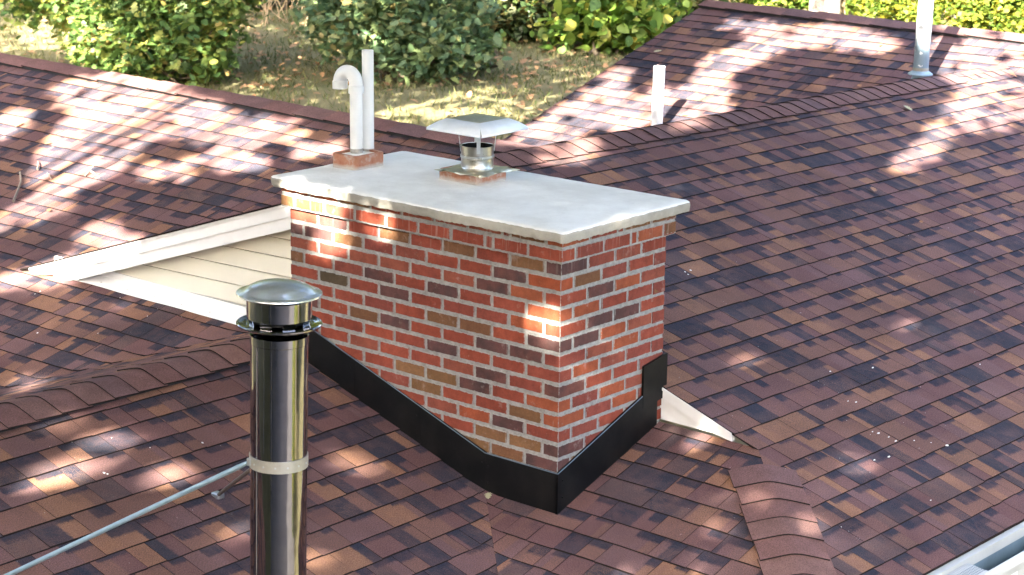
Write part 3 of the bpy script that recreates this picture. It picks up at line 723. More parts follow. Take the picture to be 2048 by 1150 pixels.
for xx, z in ((0, .30), (-2 * R_, .312)):
    m = MB(); m.lathe([(.030, z), (.0385, z), (.0385, z + .036), (.0345, z + .04)], xx, 0, 28); autosmooth(m.obj('socket', [M_PVC], hook))
m = MB(); m.lathe([(.0, .3135), (.029, .3135)], -2 * R_, 0, 24); m.obj('opening', [M_BLACK], hook)
m = MB(); m.tube([(0, 0, .0), (0, 0, .022)], .0325, 20); m.obj('grime_ring', [M_PVCD], hook)
st = chroot('vent_pipe', p2); tag(st, 'tall straight white plastic vent pipe behind the hooked one', 'pipe')
m = MB(); m.lathe([(.0295, 0), (.0295, .507), (.0255, .507), (.0255, .40), (0, .40)], 0, 0, 28); autosmooth(m.obj('riser', [M_PVC], st))
m = MB(); m.tube([(0, 0, .0), (0, 0, .012)], .0305, 20); m.obj('grime_ring', [M_PVCD], st)

def steel(name, col, rough, an=0, blot=.0):
    m, t, b, N, L = new_mat(name); p = N('TexCoord').outputs['Object']; b.inputs['Metallic'].default_value = 1
    n = noise(t, p, 18, 5, .7); r = ramp(t, [(.3, tuple(c * .8 for c in col)), (.7, col)]); L(n, r.inputs[0]); L(r.outputs[0], b.inputs['Base Color'])
    mr = N('MapRange'); mr.inputs['To Min'].default_value = rough * .7; mr.inputs['To Max'].default_value = rough * 1.5; L(noise(t, p, 30, 4, .7), mr.inputs[0]); L(mr.outputs[0], b.inputs['Roughness'])
    bump(t, b, noise(t, p, 9, 2, .5), .12, .01); return m
M_ST = steel('stainless_steel', (.33, .32, .325), .06); M_COL = steel('collar_steel', (.45, .445, .43), .28); M_STL = plain('brushed_lid_steel', (.80, .82, .85), .22, metal=.8, vary=.06, scale=20); M_STT = steel('tree_tinted_steel', (.72, .64, .46), .36); M_GALV = steel('galvanised_steel', (.55, .58, .60), .38)  # yellowish cap steel has the reflected trees put into its colour
pc = ch_from_px(954.5, 336.5, 1.1365); cap = chroot('chimney_cap', tuple(pc)); tag(cap, 'square steel rain cap on a short round flue collar over a clay tile', 'chimney cap')
hs = .147; m = MB(); g = 7
for i in range(g):
    for j in range(g):
        P = lambda a, b2: (-hs + 2 * hs * a / g, -hs + 2 * hs * b2 / g, .0015 - .016 * (max(0, max(abs(2 * a / g - 1), abs(2 * b2 / g - 1)) - .55)) * (1 + .5 * math.sin(a * 2 + b2)))
        m.face([P(i, j), P(i + 1, j), P(i + 1, j + 1), P(i, j + 1)])
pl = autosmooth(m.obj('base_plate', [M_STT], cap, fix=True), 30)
md = pl.modifiers.new('thick', 'SOLIDIFY'); md.thickness = .0016
m = MB(); m.lathe([(.074, -.04), (.074, .006), (.0805, .008), (.0785, .012), (.0785, .054), (.0805, .057), (.0805, .063), (.0785, .066), (.0785, .112), (.0805, .114), (.077, .115), (.0755, .11), (.0755, -.04)], 0, 0, 48); autosmooth(m.obj('collar', [M_COL], cap), 30)
m = MB(); m.lathe([(0, .02), (.0748, .02), (.0748, .113)], 0, 0, 32); m.obj('flue_opening', [M_BLACK], cap)
m = MB(); m.lathe([(.0795, .056), (.0822, .057), (.0822, .068), (.0795, .069)], 0, 0, 48); m.obj('clamp_band', [M_GALV], cap)
m = MB(); m.box((.058, -.066, .056), (.085, -.05, .070), 0, .002); m.tube([(.05, -.078, .063), (.088, -.048, .063)], .004, 8); m.obj('clamp_screw', [M_GALV], cap)
lz = .213; lh = .178; li = .105
for a in (45, 135, 225, 315):
    ca, sa = math.cos(math.radians(a)), math.sin(math.radians(a)); tx, ty = -sa * .009, ca * .009; m = MB()
    p_ = [(.080 * ca, .080 * sa, .085), (.084 * ca, .084 * sa, .125), (.098 * ca, .098 * sa, lz + .025)]
    for u_, w_ in zip(p_[:-1], p_[1:]): m.prism([(u_[0] - tx, u_[1] - ty, u_[2]), (u_[0] + tx, u_[1] + ty, u_[2]), (w_[0] + tx, w_[1] + ty, w_[2]), (w_[0] - tx, w_[1] - ty, w_[2])], (.002 * ca, .002 * sa, 0))
    m.obj('bracket', [M_GALV], cap)
m = MB(); q = [(-1, -1), (1, -1), (1, 1), (-1, 1)]
gtop = 8
for i in range(gtop):
    for j in range(gtop):
        P = lambda a, b2: (-li + 2 * li * a / gtop, -li + 2 * li * b2 / gtop, lz + .033 + .012 * math.cos(math.pi / 2 * (2 * a / gtop - 1)) * math.cos(math.pi / 2 * (2 * b2 / gtop - 1)))
        m.face([P(i, j), P(i + 1, j), P(i + 1, j + 1), P(i, j + 1)])
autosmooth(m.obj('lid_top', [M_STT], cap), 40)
M_LID = plain('lid_skirt_metal', (.88, .90, .93), .35, metal=.1, vary=.06, scale=14)  # blue-white of the reflected sky is put into the skirt colour
m = MB()
for k in range(4):
    a, b2 = q[k], q[(k + 1) % 4]; o1 = .012
    mid = lambda A, B, s: (A[0] + (B[0] - A[0]) * s, A[1] + (B[1] - A[1]) * s)
    rows = []
    for (ext, z) in ((li, lz + .033), (li + .034, lz + .016), (lh - .002, lz - .010), (lh, lz - .022)):
        sh = .965 if z < lz else 1
        rows.append([(a[0] * ext if a[0] == b2[0] else a[0] * ext * sh, a[1] * ext if a[1] == b2[1] else a[1] * ext * sh, z), (b2[0] * ext if a[0] == b2[0] else b2[0] * ext * sh, b2[1] * ext if a[1] == b2[1] else b2[1] * ext * sh, z)])
    for r0, r1 in zip(rows[:-1], rows[1:]): m.face([r0[0], r0[1], r1[1], r1[0]])
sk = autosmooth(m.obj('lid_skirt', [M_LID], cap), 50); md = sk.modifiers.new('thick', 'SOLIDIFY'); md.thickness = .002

# ================================================================== FOREGROUND STEEL FLUE
D = 7.12; axp = CAM + D * ray(557.5, 915); fx, fy, fz = axp
flue = tag(empty('steel_flue', (fx, fy, -2.7)), 'shiny round steel flue pipe with a mushroom cap in the foreground', 'flue')
def fo(o): o.location = (-fx, -fy, 2.7); return o
def z_at(y): # height on the flue axis seen at the image row y
    r = ray(557.5, y); return CAM[2] + r[2] * (np.hypot(fx - CAM[0], fy - CAM[1]) / np.hypot(r[0], r[1]))
PRD = .0995; ztop = z_at(668)
m = MB(); m.lathe([(PRD, -2.7), (PRD, ztop - .03), (PRD + .002, ztop - .028), (PRD + .002, ztop), (PRD - .004, ztop)], fx, fy, 72); fo(autosmooth(m.obj('pipe', [M_ST], flue), 30))
zfl = z_at(648); m = MB(); m.lathe([(PRD - .003, zfl - .03), (PRD + .012, zfl - .012), (.140, zfl - .004), (.147, zfl + .001), (.148, zfl + .006), (.145, zfl + .009), (.138, zfl + .005), (.100, zfl + .002), (.085, zfl + .004)], fx, fy, 72); fo(autosmooth(m.obj('storm_collar', [M_ST], flue), 40))
zb1, zb2 = z_at(633), z_at(596); m = MB(); m.lathe([(.108, zb1), (.112, zb1), (.113, zb2), (.109, zb2), (.108, zb1)], fx, fy, 72); fo(autosmooth(m.obj('cap_band', [M_ST], flue), 40))
for k in range(8):
    a = 2 * math.pi * k / 8 + .35; m = MB(); ca, sa = math.cos(a), math.sin(a)
    m.prism([(fx + .098 * ca - .022 * sa, fy + .098 * sa + .022 * ca, zfl), (fx + .098 * ca + .022 * sa, fy + .098 * sa - .022 * ca, zfl), (fx + .107 * ca + .022 * sa, fy + .107 * sa - .022 * ca, zb1 + .02), (fx + .107 * ca - .022 * sa, fy + .107 * sa + .022 * ca, zb1 + .02)], (.002 * ca, .002 * sa, 0)); fo(m.obj('cap_leg', [M_ST], flue))
m = MB(); m.lathe([(.0, zfl + .012), (.094, zfl + .012), (.094, zb2)], fx, fy, 40); fo(m.obj('inner_liner', [M_BLACK], flue))
zl_ = z_at(585); m = MB(); m.lathe([(0, zl_ + .040), (.03, zl_ + .039), (.06, zl_ + .036), (.09, zl_ + .0285), (.112, zl_ + .017), (.124, zl_ + .006), (.130, zl_ + .0035), (.139, zl_ + .003), (.147, zl_ + .001), (.148, zl_ - .004), (.144, zl_ - .006), (.118, zl_ - .004), (.11, zl_ - .002), (0, zl_ + .01)], fx, fy, 72); fo(autosmooth(m.obj('cap_lid', [M_STL], flue), 60))
a_ = math.atan2(-C_F[1], -C_F[0]) - .75; m = MB(); m.tube([(fx + (PRD + .0005) * math.cos(a_), fy + (PRD + .0005) * math.sin(a_), -2.7), (fx + (PRD + .0005) * math.cos(a_), fy + (PRD + .0005) * math.sin(a_), ztop - .03)], .0022, 8); fo(m.obj('seam', [M_ST], flue))
zc_ = z_at(918); m = MB(); m.lathe([(PRD + .0005, zc_ - .021), (PRD + .0035, zc_ - .021), (PRD + .0035, zc_ + .021), (PRD + .0005, zc_ + .021)], fx, fy, 72)
M_BAND = plain('dull_band', (.42, .40, .35), .5, metal=.7, vary=.1, scale=25); fo(m.obj('support_band', [M_BAND], flue))
for k in range(7):
    a_ = math.atan2(-C_F[1], -C_F[0]) + (k - 3) * .42; m = MB(); r_ = PRD + .004; m.tube([(fx + (r_ - .003) * math.cos(a_), fy + (r_ - .003) * math.sin(a_), zc_), (fx + (r_ + .002) * math.cos(a_), fy + (r_ + .002) * math.sin(a_), zc_)], .0035, 8); fo(m.obj('rivet', [M_GALV], flue))
M_ROD = plain('rod_galvanised', (.25, .34, .40), .5, metal=.45, vary=.12, scale=30)
def surf(x, y): return max(zP(x, y), zw(x, y))
def roof_px(x, y):
    r = ray(x, y); lo, hi = 4., 16.
    for _ in range(60):
        md_ = (lo + hi) / 2; p = CAM + r * md_
        if p[2] > surf(p[0], p[1]): lo = md_
        else: hi = md_
    return CAM + r * lo
A = np.array([fx, fy, zc_]) + (-.86 * C_R * np.array([1, 1, 0]) - .35 * C_F * np.array([1, 1, 0])) * PRD * 1.12
Bp = roof_px(-60, 1186); m = MB(); m.tube([A, A * .96 + Bp * .04, Bp], [.006, .009, .009], 12); fo(autosmooth(m.obj('support_rod', [M_ROD], flue), 50))
m = MB(); m.tube([A - (0, 0, .012), A + (0, 0, .012)], .011, 10); fo(m.obj('rod_clip', [M_GALV], flue))
Fp = roof_px(437, 995); A2 = np.array([fx, fy, zc_]) + C_F * np.array([1, 1, 0]) * PRD * 1.1 - C_R * np.array([1, 1, 0]) * .02
m = MB(); m.tube([A2, A2 * .1 + Fp * .9 + np.array([0, 0, .012]), Fp + np.array([0, 0, .012])], .0085, 12); fo(autosmooth(m.obj('support_rod', [plain('rod_dark', (.10, .085, .075), .5, metal=.4)], flue), 50))
m = MB(); m.box((Fp[0] - .03, Fp[1] - .02, Fp[2] - .004), (Fp[0] + .02, Fp[1] + .02, Fp[2] + .022), 0, .005); fo(m.obj('rod_foot', [M_GALV], flue))

# ================================================================== VENTS ON THE BACK ROOF
def hit_plane(x, y, zf, it=40):
    r = ray(x, y); lo, hi = 5., 90.
    for _ in range(70):
        md_ = (lo + hi) / 2; p = CAM + r * md_
        if p[2] > zf(p[0], p[1]): lo = md_
        else: hi = md_
    return CAM + r * lo
vb = hit_plane(1838, 182, z6); M_VP = None
M_VP, t, b, N, L = new_mat('peeling_vent_paint'); p = N('TexCoord').outputs['Object']; sp = N('SeparateXYZ'); L(p, sp.inputs[0])
hz = noise(t, p, 7, 3, .6); fac = N('MapRange'); fac.inputs['From Min'].default_value = .36; fac.inputs['From Max'].default_value = .56; L(math_n(t, 'MULTIPLY_ADD', math_n(t, 'SUBTRACT', hz, .5), .12, sp.outputs[2]), fac.inputs[0])
patch = math_n(t, 'GREATER_THAN', noise(t, p, 16, 4, .6), .63)
L(mix_c(t, math_n(t, 'MAXIMUM', fac.outputs[0], math_n(t, 'MULTIPLY', patch, .9)), (.17, .23, .28), (.78, .79, .79)), b.inputs['Base Color']); b.inputs['Roughness'].default_value = .5
M_LEAD = plain('lead_boot', (.24, .33, .39), .5, vary=.12, metal=.2)
vent = tag(empty('vent_stack', tuple(vb)), 'thick vent stack with peeling white and blue-grey paint on the back roof', 'vent')
m = MB(); m.lathe([(.0605, -.05), (.0605, 1.1), (.055, 1.1), (.055, .9)], 0, 0, 36); autosmooth(m.obj('stack', [M_VP], vent))
m = MB(); m.lathe([(.062, .165), (.072, .158), (.096, .142), (.098, .134), (.094, .130), (.07, .126), (.062, .125)], 0, 0, 36); autosmooth(m.obj('storm_collar', [M_LEAD], vent))
m = MB(); m.lathe([(.064, .125), (.066, .11), (.09, .03), (.10, -.06)], 0, 0, 36); autosmooth(m.obj('boot_cone', [M_LEAD], vent))
m = MB(); m.lathe([(.0615, .16), (.0628, .162), (.0632, .186), (.0612, .190)], 0, 0, 36); m.obj('sealant_ring', [M_CSIDE], vent)
pb = hit_plane(1312.5, 268, z6); pv = tag(empty('vent_pipe', tuple(pb)), 'plain white plastic vent pipe behind the roof ridge', 'pipe')
topz = 0
m = MB(); hgt2 = (268 - 136) / F_PX * ((pb - CAM) @ C_F) / C_U[2]
m.lathe([(.047, -.06), (.047, hgt2), (.042, hgt2), (.042, hgt2 - .3), (0, hgt2 - .3)], 0, 0, 32); autosmooth(m.obj('riser', [M_PVC], pv))
m = MB(); m.lathe([(.048, .05), (.052, .045), (.10, -.02), (.11, -.05)], 0, 0, 32); m.obj('boot', [M_LEAD], pv)

# ================================================================== DEBRIS ON THE ROOF
M_TWIG = plain('grey_twig', (.20, .165, .13), .9, vary=.3, scale=30)
def roof_z_all(x, y):
    if y > YP and x < -2.4 - (y - YP) and y < 5.4: return ZP_R - (y - YP) / 3
    z = surf(x, y)
    if y >= YRK: z = max(zP(x, y) if y < YP else -9, min(z5(x, y), z7(x, y)), z6(x, y) if x > X6L and y > 5 else -9)
    else: z = max(min(zP(x, y), z5(x, y)), zw(x, y))
    return z
def on_roof(x, y):
    r = ray(x, y); tt = 4.
    while tt < 30:
        p = CAM + r * tt
        if p[2] <= roof_z_all(p[0], p[1]): break
        tt += .02
    return CAM + r * (tt - .02)
def twig(px, lab, rad):
    base = on_roof(*px[0]); e = tag(empty('twig', tuple(base)), lab, 'twig'); m = MB()
    pts = [on_roof(*q) - base + np.array([0, 0, .014 + rad * .6 + (.01 if 0 < i < len(px) - 1 else 0)]) for i, q in enumerate(px)]
    m.tube(pts, [rad * (1 - .5 * i / len(pts)) for i in range(len(pts))], 7); autosmooth(m.obj('stem', [M_TWIG], e), 60); return e, base
twig([(27, 408), (35, 392), (42, 372), (40, 350)], 'long curved bare twig near the left edge of the roof', .009)
twig([(75, 344), (77, 336), (76, 328)], 'short stubby twig right of the long curved twig', .007)
twig([(102, 362), (99, 356), (94, 351)], 'small pale bent twig left of the forked twig', .004)
e, b0 = twig([(170, 357), (181, 349), (190, 352)], 'grey forked twig below the sunlit patch of roof', .007)
m = MB(); m.tube([on_roof(178, 350) - b0 + np.array([0, 0, .025]), on_roof(187, 343) - b0 + np.array([0, 0, .04])], [.005, .003], 6); m.tube([on_roof(182, 350) - b0 + np.array([0, 0, .022]), on_roof(200, 360) - b0 + np.array([0, 0, .02])], [.004, .002], 6); m.obj('side_shoot', [M_TWIG], e)
OAK = [(0, -.5), (.10, -.38), (.24, -.30), (.13, -.2), (.36, -.06), (.17, .02), (.38, .2), (.16, .2), (.24, .4), (.08, .36), (0, .5), (-.08, .36), (-.24, .4), (-.16, .2), (-.38, .2), (-.17, .02), (-.36, -.06), (-.13, -.2), (-.24, -.30), (-.10, -.38)]
def leaf_mat(name, stops, trans=.3, rough=.55):
    m, t, b, N, L = new_mat(name); g = N('NewGeometry'); r = ramp(t, stops); L(g.outputs['Random Per Island'], r.inputs[0])
    p = N('TexCoord').outputs['Object']; c = mix_c(t, math_n(t, 'MULTIPLY', noise(t, p, 60, 2, .5), .3), r.outputs[0], (.02, .02, .008))
    L(c, b.inputs['Base Color']); b.inputs['Roughness'].default_value = rough; b.inputs['Specular IOR Level'].default_value = .4
    out = t.nodes['Material Output']; tr = N('BsdfTranslucent'); mx = N('MixShader'); mx.inputs[0].default_value = trans
    sc = N('VectorMath'); sc.operation = 'SCALE'; sc.inputs['Scale'].default_value = 1.5; L(c, sc.inputs[0]); L(sc.outputs[0], tr.inputs[0]); L(b.outputs[0], mx.inputs[1]); L(tr.outputs[0], mx.inputs[2]); L(mx.outputs[0], out.inputs[0]); return m
M_DRY = leaf_mat('dry_leaf', [(0, (.30, .13, .06)), (.5, (.38, .20, .10)), (1, (.22, .10, .05))], .15, .8)
M_PALE = leaf_mat('pale_leaf', [(0, (.50, .45, .28)), (1, (.38, .42, .22))], .2, .8)
def fallen(px, size, mat, lab, rot):
    b0 = on_roof(*px); o = MB(); c, s_ = math.cos(rot), math.sin(rot)
    pts = [(size * (x * c - y * s_), size * (x * s_ + y * c)) for x, y in OAK]
    zb = roof_z_all(b0[0], b0[1])
    zz = [roof_z_all(b0[0] + x, b0[1] + y) - zb + .020 + size * .16 * (abs(u[0]) ** 1.3 + .25 * abs(u[1])) for (x, y), u in zip(pts, OAK)]
    o.v = [(x, y, z) for (x, y), z in zip(pts, zz)] + [(0, 0, .018)]; n = len(pts)
    o.f = [(n, i, (i + 1) % n) for i in range(n)]; o.m = [0] * n
    q = o.obj('fallen_leaf', [mat]); q.location = (b0[0], b0[1], zb); tag(q, lab, 'leaf', None)
for a in (((1747, 384), .075, M_DRY, 'curled brown oak leaf on the sunny right slope', .6), ((1816, 221), .085, M_PALE, 'pale tattered leaf just below the long ridge vent', 1.2), ((1315, 106), .075, M_PALE, 'pale green leaf on the back roof above the white pipe', 2.2),
          ((38, 253), .08, M_DRY, 'dry leaf lying on the roof at the far left', .2), ((1842, 112), .07, M_DRY, 'brown leaf at the foot of the vent stack', 1.9), ((1662, 156), .06, M_DRY, 'small dry leaf midway on the back roof', 2.9),
          ((1719, 175), .06, M_DRY, 'small dry leaf on the back roof just above the ridge', .9), ((1369, 233), .06, M_DRY, 'dry leaf on the sunlit back roof right of the white pipe', 1.4), ((1760, 93), .05, M_DRY, 'tiny dry leaf high on the back roof', .4), ((976, 999), .055, M_PALE, 'pale seed cluster lying under the black chimney flashing', .75),
          ((470, 684), .07, M_DRY, 'dry leaf lying on the ridge left of the steel flue', 2.0), ((98, 256 + 170), .05, M_DRY, 'tiny dry leaf in the small patch of light at left', 1.1), ((1842, 449), .03, M_DRY, 'tiny brown leaf scrap on the open right slope', 1.1), ((95, 290), .05, M_DRY, 'small brown leaf near the short stubby twig', 2.1)):
    fallen(*a)
# white specks and droppings
m = MB()
spots = [(1712, 806, 7), (1757, 868, 9), (1777, 879, 6), (1792, 884, 8), (1828, 886, 5), (1862, 886, 4), (1745, 867, 5), (1778, 914, 10), (1748, 925, 6), (1696, 803, 5), (1660, 747, 6), (1746, 737, 8), (1894, 894, 9), (1381, 545, 9), (1370, 548, 7), (1376, 552, 6), (1960, 731, 5), (208, 950, 8), (215, 952, 6), (122, 956, 5), (223, 878, 3), (300, 900, 4), (500, 920, 6), (405, 890, 7), (75, 670, 8), (80, 584, 5), (70, 590, 4), (240, 580, 4), (295, 634, 4), (196, 668, 4), (363, 637, 3), (1861, 1005, 4), (1686, 1008, 4)]
for _ in range(80): spots.append((random.uniform(1340, 2040), random.uniform(420, 1090), random.uniform(.9, 2)))
for _ in range(50): spots.append((random.uniform(0, 480), random.uniform(560, 1140), random.uniform(.9, 2)))
for x, y, s_ in spots:
    p = on_roof(x, y); z = roof_z_all(p[0], p[1]) + .0125; rr = s_ * .0009; k = random.randint(5, 7); a0 = random.random() * 6
    if not (-9 < z < .9): continue
    zs_ = [roof_z_all(p[0] + rr * 1.3 * a_, p[1] + rr * 1.3 * b_) for a_, b_ in ((1, 0), (-1, 0), (0, 1), (0, -1))]
    if max(zs_) - min(zs_) > .012: continue
    m.face([(p[0] + rr * random.uniform(.5, 1.2) * math.cos(a0 + 6.28 * i / k), p[1] + rr * random.uniform(.5, 1.2) * math.sin(a0 + 6.28 * i / k), roof_z_all(p[0] + rr * math.cos(a0 + 6.28 * i / k), p[1] + rr * math.sin(a0 + 6.28 * i / k)) + .0135) for i in range(k)])
tag(m.obj('white_specks', [plain('bird_lime', (.75, .75, .72), .8)], fix=False), 'scattered white specks and droppings on the shingles', 'specks', kind='stuff')
# leaf lying in the gutter
gp = (g0 + .06, 2.0, gz - .09); o = MB(); pts = [(.075 * x, .075 * y, .02 * abs(x) * 2 + .004) for x, y in OAK]; o.v = pts + [(0, 0, 0)]; o.f = [(20, i, (i + 1) % 20) for i in range(20)]; o.m = [0] * 20
q = o.obj('fallen_leaf', [M_DRY]); q.location = gp; q.rotation_euler = (.3, -.7, .4); tag(q, 'brown dry leaf lying inside the gutter', 'leaf')

# ================================================================== YARD
def zg(x, y):
    d = max(0, y - 6.5); s_ = min(d / 10, 1); s_ = s_ * s_ * (3 - 2 * s_)
    return -2.7 + 1.0 * s_ + .035 * max(0, y - 14) + .05 * math.sin(x * .5) * math.sin(y * .4) * s_ + (.6 * min(1, max(0, (y - 34) / 10)))
def ground_px(x, y): return hit_plane(x, y, zg)
M_LAWN, t, b, N, L = new_mat('dry_lawn'); p = N('TexCoord').outputs['Object']
r = ramp(t, [(.25, (.06, .07, .022)), (.45, (.115, .11, .04)), (.6, (.175, .145, .065)), (.78, (.15, .11, .055))]); n_ = noise(t, p, .9, 6, .7); L(math_n(t, 'MULTIPLY_ADD', noise(t, p, 14, 4, .7), .45, math_n(t, 'MULTIPLY', n_, .62)), r.inputs[0])
L(r.outputs[0], b.inputs['Base Color']); b.inputs['Roughness'].default_value = .95; bump(t, b, noise(t, p, 30, 5, .8), 1, .05)
xs = np.concatenate([np.linspace(-160, -40, 12), np.linspace(-38, 22, 90), np.linspace(24, 120, 12)]); ys = np.concatenate([np.linspace(-120, 4, 16), np.linspace(5, 46, 70), np.linspace(48, 200, 14)])
v = [(x, y, zg(x, y)) for y in ys for x in xs]; nx = len(xs); f = [(j * nx + i, j * nx + i + 1, (j + 1) * nx + i + 1, (j + 1) * nx + i) for j in range(len(ys) - 1) for i in range(nx - 1)]
gr = mesh_obj('ground', v, f, [M_LAWN], smooth=True); gr['kind'] = 'structure'

def big_mesh(name, V, Fc, mat, parent=None):
    """V (n,k,3) vertices of n separate k-gons"""
    n, k, _ = V.shape; m = bpy.data.meshes.new(name); m.vertices.add(n * k); m.vertices.foreach_set('co', V.astype(np.float32).ravel())
    m.loops.add(n * k); m.loops.foreach_set('vertex_index', np.arange(n * k, dtype=np.int32)); m.polygons.add(n)
    m.polygons.foreach_set('loop_start', np.arange(n, dtype=np.int32) * k); m.polygons.foreach_set('loop_total', np.full(n, k, np.int32))
    m.materials.append(mat); m.update(); m.validate(); o = bpy.data.objects.new(name, m); COL.objects.link(o)
    if parent: o.parent = parent
    return o
def leaves(cent, size, shape, tilt=.8, droop=0, upv=(0, 0, 1)):
    """flat leaf polygons of the given outline, randomly turned, cupped along the midrib"""
    n = len(cent); sh = np.array(shape, float)
    nrm = RNG.normal(size=(n, 3)) * tilt + np.array(upv) + S * .25; nrm /= np.linalg.norm(nrm, axis=1)[:, None]
    a = RNG.normal(size=(n, 3)) + np.array([0, 0, -droop]); a -= nrm * (a * nrm).sum(1)[:, None]; a /= np.linalg.norm(a, axis=1)[:, None]; c = np.cross(nrm, a)
    sz = (size * RNG.uniform(.45, 1.35, n))[:, None, None]
    return cent[:, None, :] + sz * (sh[None, :, 1, None] * a[:, None, :] + sh[None, :, 0, None] * c[:, None, :] + (np.abs(sh[None, :, 0, None]) * .35 - .1 * sh[None, :, 1, None] ** 2) * nrm[:, None, :])
OVATE = [(0, -.5), (.22, -.36), (.36, -.1), (.30, .18), (.12, .38), (0, .52), (-.12, .38), (-.30, .18), (-.36, -.1), (-.22, -.36)]
RHOMB = [(0, -.5), (.3, -.05), (0, .5), (-.3, -.05)]
def blob_points(c, r, n, shell=.75):
    d = RNG.normal(size=(n, 3)); d /= np.linalg.norm(d, axis=1)[:, None]; rr = np.where(RNG.random(n) < shell, RNG.uniform(.75, 1.05, n), RNG.random(n) ** .5)
    return np.array(c) + d * rr[:, None] * np.array(r)
M_OAKG = leaf_mat('oak_leaf_green', [(0, (.045, .10, .028)), (.35, (.085, .155, .035)), (.7, (.15, .21, .04)), (.93, (.25, .25, .05)), (1, (.32, .22, .07))])
M_OAKB = leaf_mat('oak_leaf_bluish', [(0, (.055, .11, .05)), (.5, (.11, .17, .07)), (.9, (.19, .22, .08)), (1, (.28, .22, .08))])
M_VINE = leaf_mat('vine_leaf', [(0, (.05, .11, .015)), (.4, (.11, .19, .025)), (.8, (.20, .27, .04)), (1, (.34, .30, .05))], .4)
M_HEDGE = leaf_mat('hedge_leaf', [(0, (.05, .095, .012)), (.4, (.10, .15, .018)), (.75, (.20, .22, .025)), (1, (.38, .30, .03))], .4)
M_UNDER = leaf_mat('understory_leaf', [(0, (.018, .04, .010)), (.6, (.035, .06, .014)), (1, (.10, .07, .02))], .25)
M_STEM = plain('brown_stem', (.10, .075, .05), .9, vary=.3, scale=20)
def bush(name, cat, lab, blobs, nleaf, size, shape, mat, base, droop=.3, group=None, stems=6):
    """blobs: list of (image x, image y, radius px, depth offset m); base: image point of the foot"""
    g = ground_px(*base); e = tag(empty(name, tuple(g)), lab, cat, group); dep = (g - CAM) @ C_F; P = []
    tot = sum(b_[2] ** 2 for b_ in blobs); cs = []
    for (x, y, rp, dz) in blobs:
        c = CAM + ray(x, y) * (dep + dz); rm = rp / F_PX * dep; cs.append(c); n = int(nleaf * rp ** 2 / tot)
        # clumps inside the blob so that the outline stays ragged
        k = max(6, n // 14); cc = blob_points(c, (rm, rm, rm * .9), k, .8); P.append(np.repeat(cc, 14, 0)[:n] + RNG.normal(size=(min(n, k * 14), 3)) * size * .75)
    P = np.concatenate(P); gz_ = np.array([zg(a, b_) for a, b_ in P[:, :2]]); P = P[P[:, 2] > gz_ + .02]
    big_mesh('foliage', leaves(P - g, size, shape, .75, droop), None, mat, e)
    m = MB()
    for c in cs[:stems * 2]:
        for _ in range(2):
            q = c - g + RNG.normal(size=3) * .12; mid = q * .5 + RNG.normal(size=3) * .12; m.tube([RNG.normal(size=3) * np.array([.18, .18, 0]), mid, q], [.03, .02, .008], 6)
    m.obj('stems', [M_STEM], e); return e
bush('oak_bush', 'bush', 'leafy green oak bush at the left edge of the lawn, tallest one', [(40, -10, 60, .6), (110, 15, 45, .4), (180, 30, 70, .2), (260, 70, 75, 0), (330, 40, 80, .3), (410, 40, 80, .1), (300, 120, 65, -.2), (390, 135, 45, -.2), (230, 140, 40, -.3), (180, 95, 45, 0), (410, 90, 60, 0), (300, -40, 110, .5), (450, -10, 60, .5)], 7000, .17, OAK, M_OAKG, (330, 172))
bush('oak_bush', 'bush', 'grey-green oak bush beside the white pipes, in the middle of the lawn', [(700, 60, 75, 0), (790, 50, 80, .2), (860, 80, 75, 0), (760, 110, 60, -.2), (840, 125, 50, -.2), (930, 95, 45, 0), (660, 30, 50, .3), (900, 20, 80, .5), (780, -20, 90, .6), (905, 125, 30, -.3), (950, 60, 40, .3)], 5600, .17, OAK, M_OAKB, (800, 160))
bush('vine_bush', 'bush', 'bright yellow-green large-leaved vine hanging beside the back roof', [(1240, 30, 75, 0), (1170, 15, 70, .3), (1290, 50, 40, -.2), (1140, 60, 45, .2), (1230, 75, 35, -.2), (1280, -10, 80, .4), (1190, 70, 40, 0), (1310, 20, 30, 0)], 1500, .24, OVATE, M_VINE, (1200, 105), 1.3)
for i, (lab, bl, bs, n, mt, sz) in enumerate((
        ('yellowing hedge behind the back roof, right of the vent stack', [(1900, 10, 70, 0), (1980, 20, 70, .3), (2050, 30, 70, 0), (1960, -30, 80, .5), (2030, 60, 45, -.2)], (1960, 95), 6500, M_HEDGE, .12),
        ('yellowing hedge behind the back roof, left of the vent stack', [(1760, 10, 55, 0), (1810, 20, 60, .2), (1790, -30, 70, .5), (1735, -10, 45, .3)], (1780, 70), 3600, M_HEDGE, .12),
        ('thin pale shrub left of the tree trunk behind the back roof', [(1560, 5, 50, 0), (1520, -10, 40, .4), (1600, -5, 30, .2)], (1560, 45), 1500, M_VINE, .13))):
    bush('hedge_shrub', 'shrub', lab, bl, n, sz, OVATE, mt, bs, .4, 'shrubs behind the back roof')
for lab, bl, bs, n, mt, sz in (('dark understory shrub behind the two oak bushes', [(560, -20, 70, .5), (500, 0, 40, 0), (630, -30, 50, .5)], (560, 20), 1000, M_UNDER, .14),
        ('dark green shrub between the grey-green bush and the bright vine', [(1010, 20, 70, 0), (1080, 40, 60, .2), (960, 0, 60, .5), (1060, -20, 80, .5), (1030, 70, 30, -.2), (1110, 60, 40, 0)], (1040, 82), 4200, M_UNDER, .15),
        ('dark shrub right of the bright vine at the corner of the back roof', [(1370, 0, 50, .2), (1420, -20, 50, .4), (1340, 40, 25, 0)], (1370, 55), 1800, M_UNDER, .15)):
    bush('understory_shrub', 'shrub', lab, bl, n, sz, OVATE, mt, bs, .3)
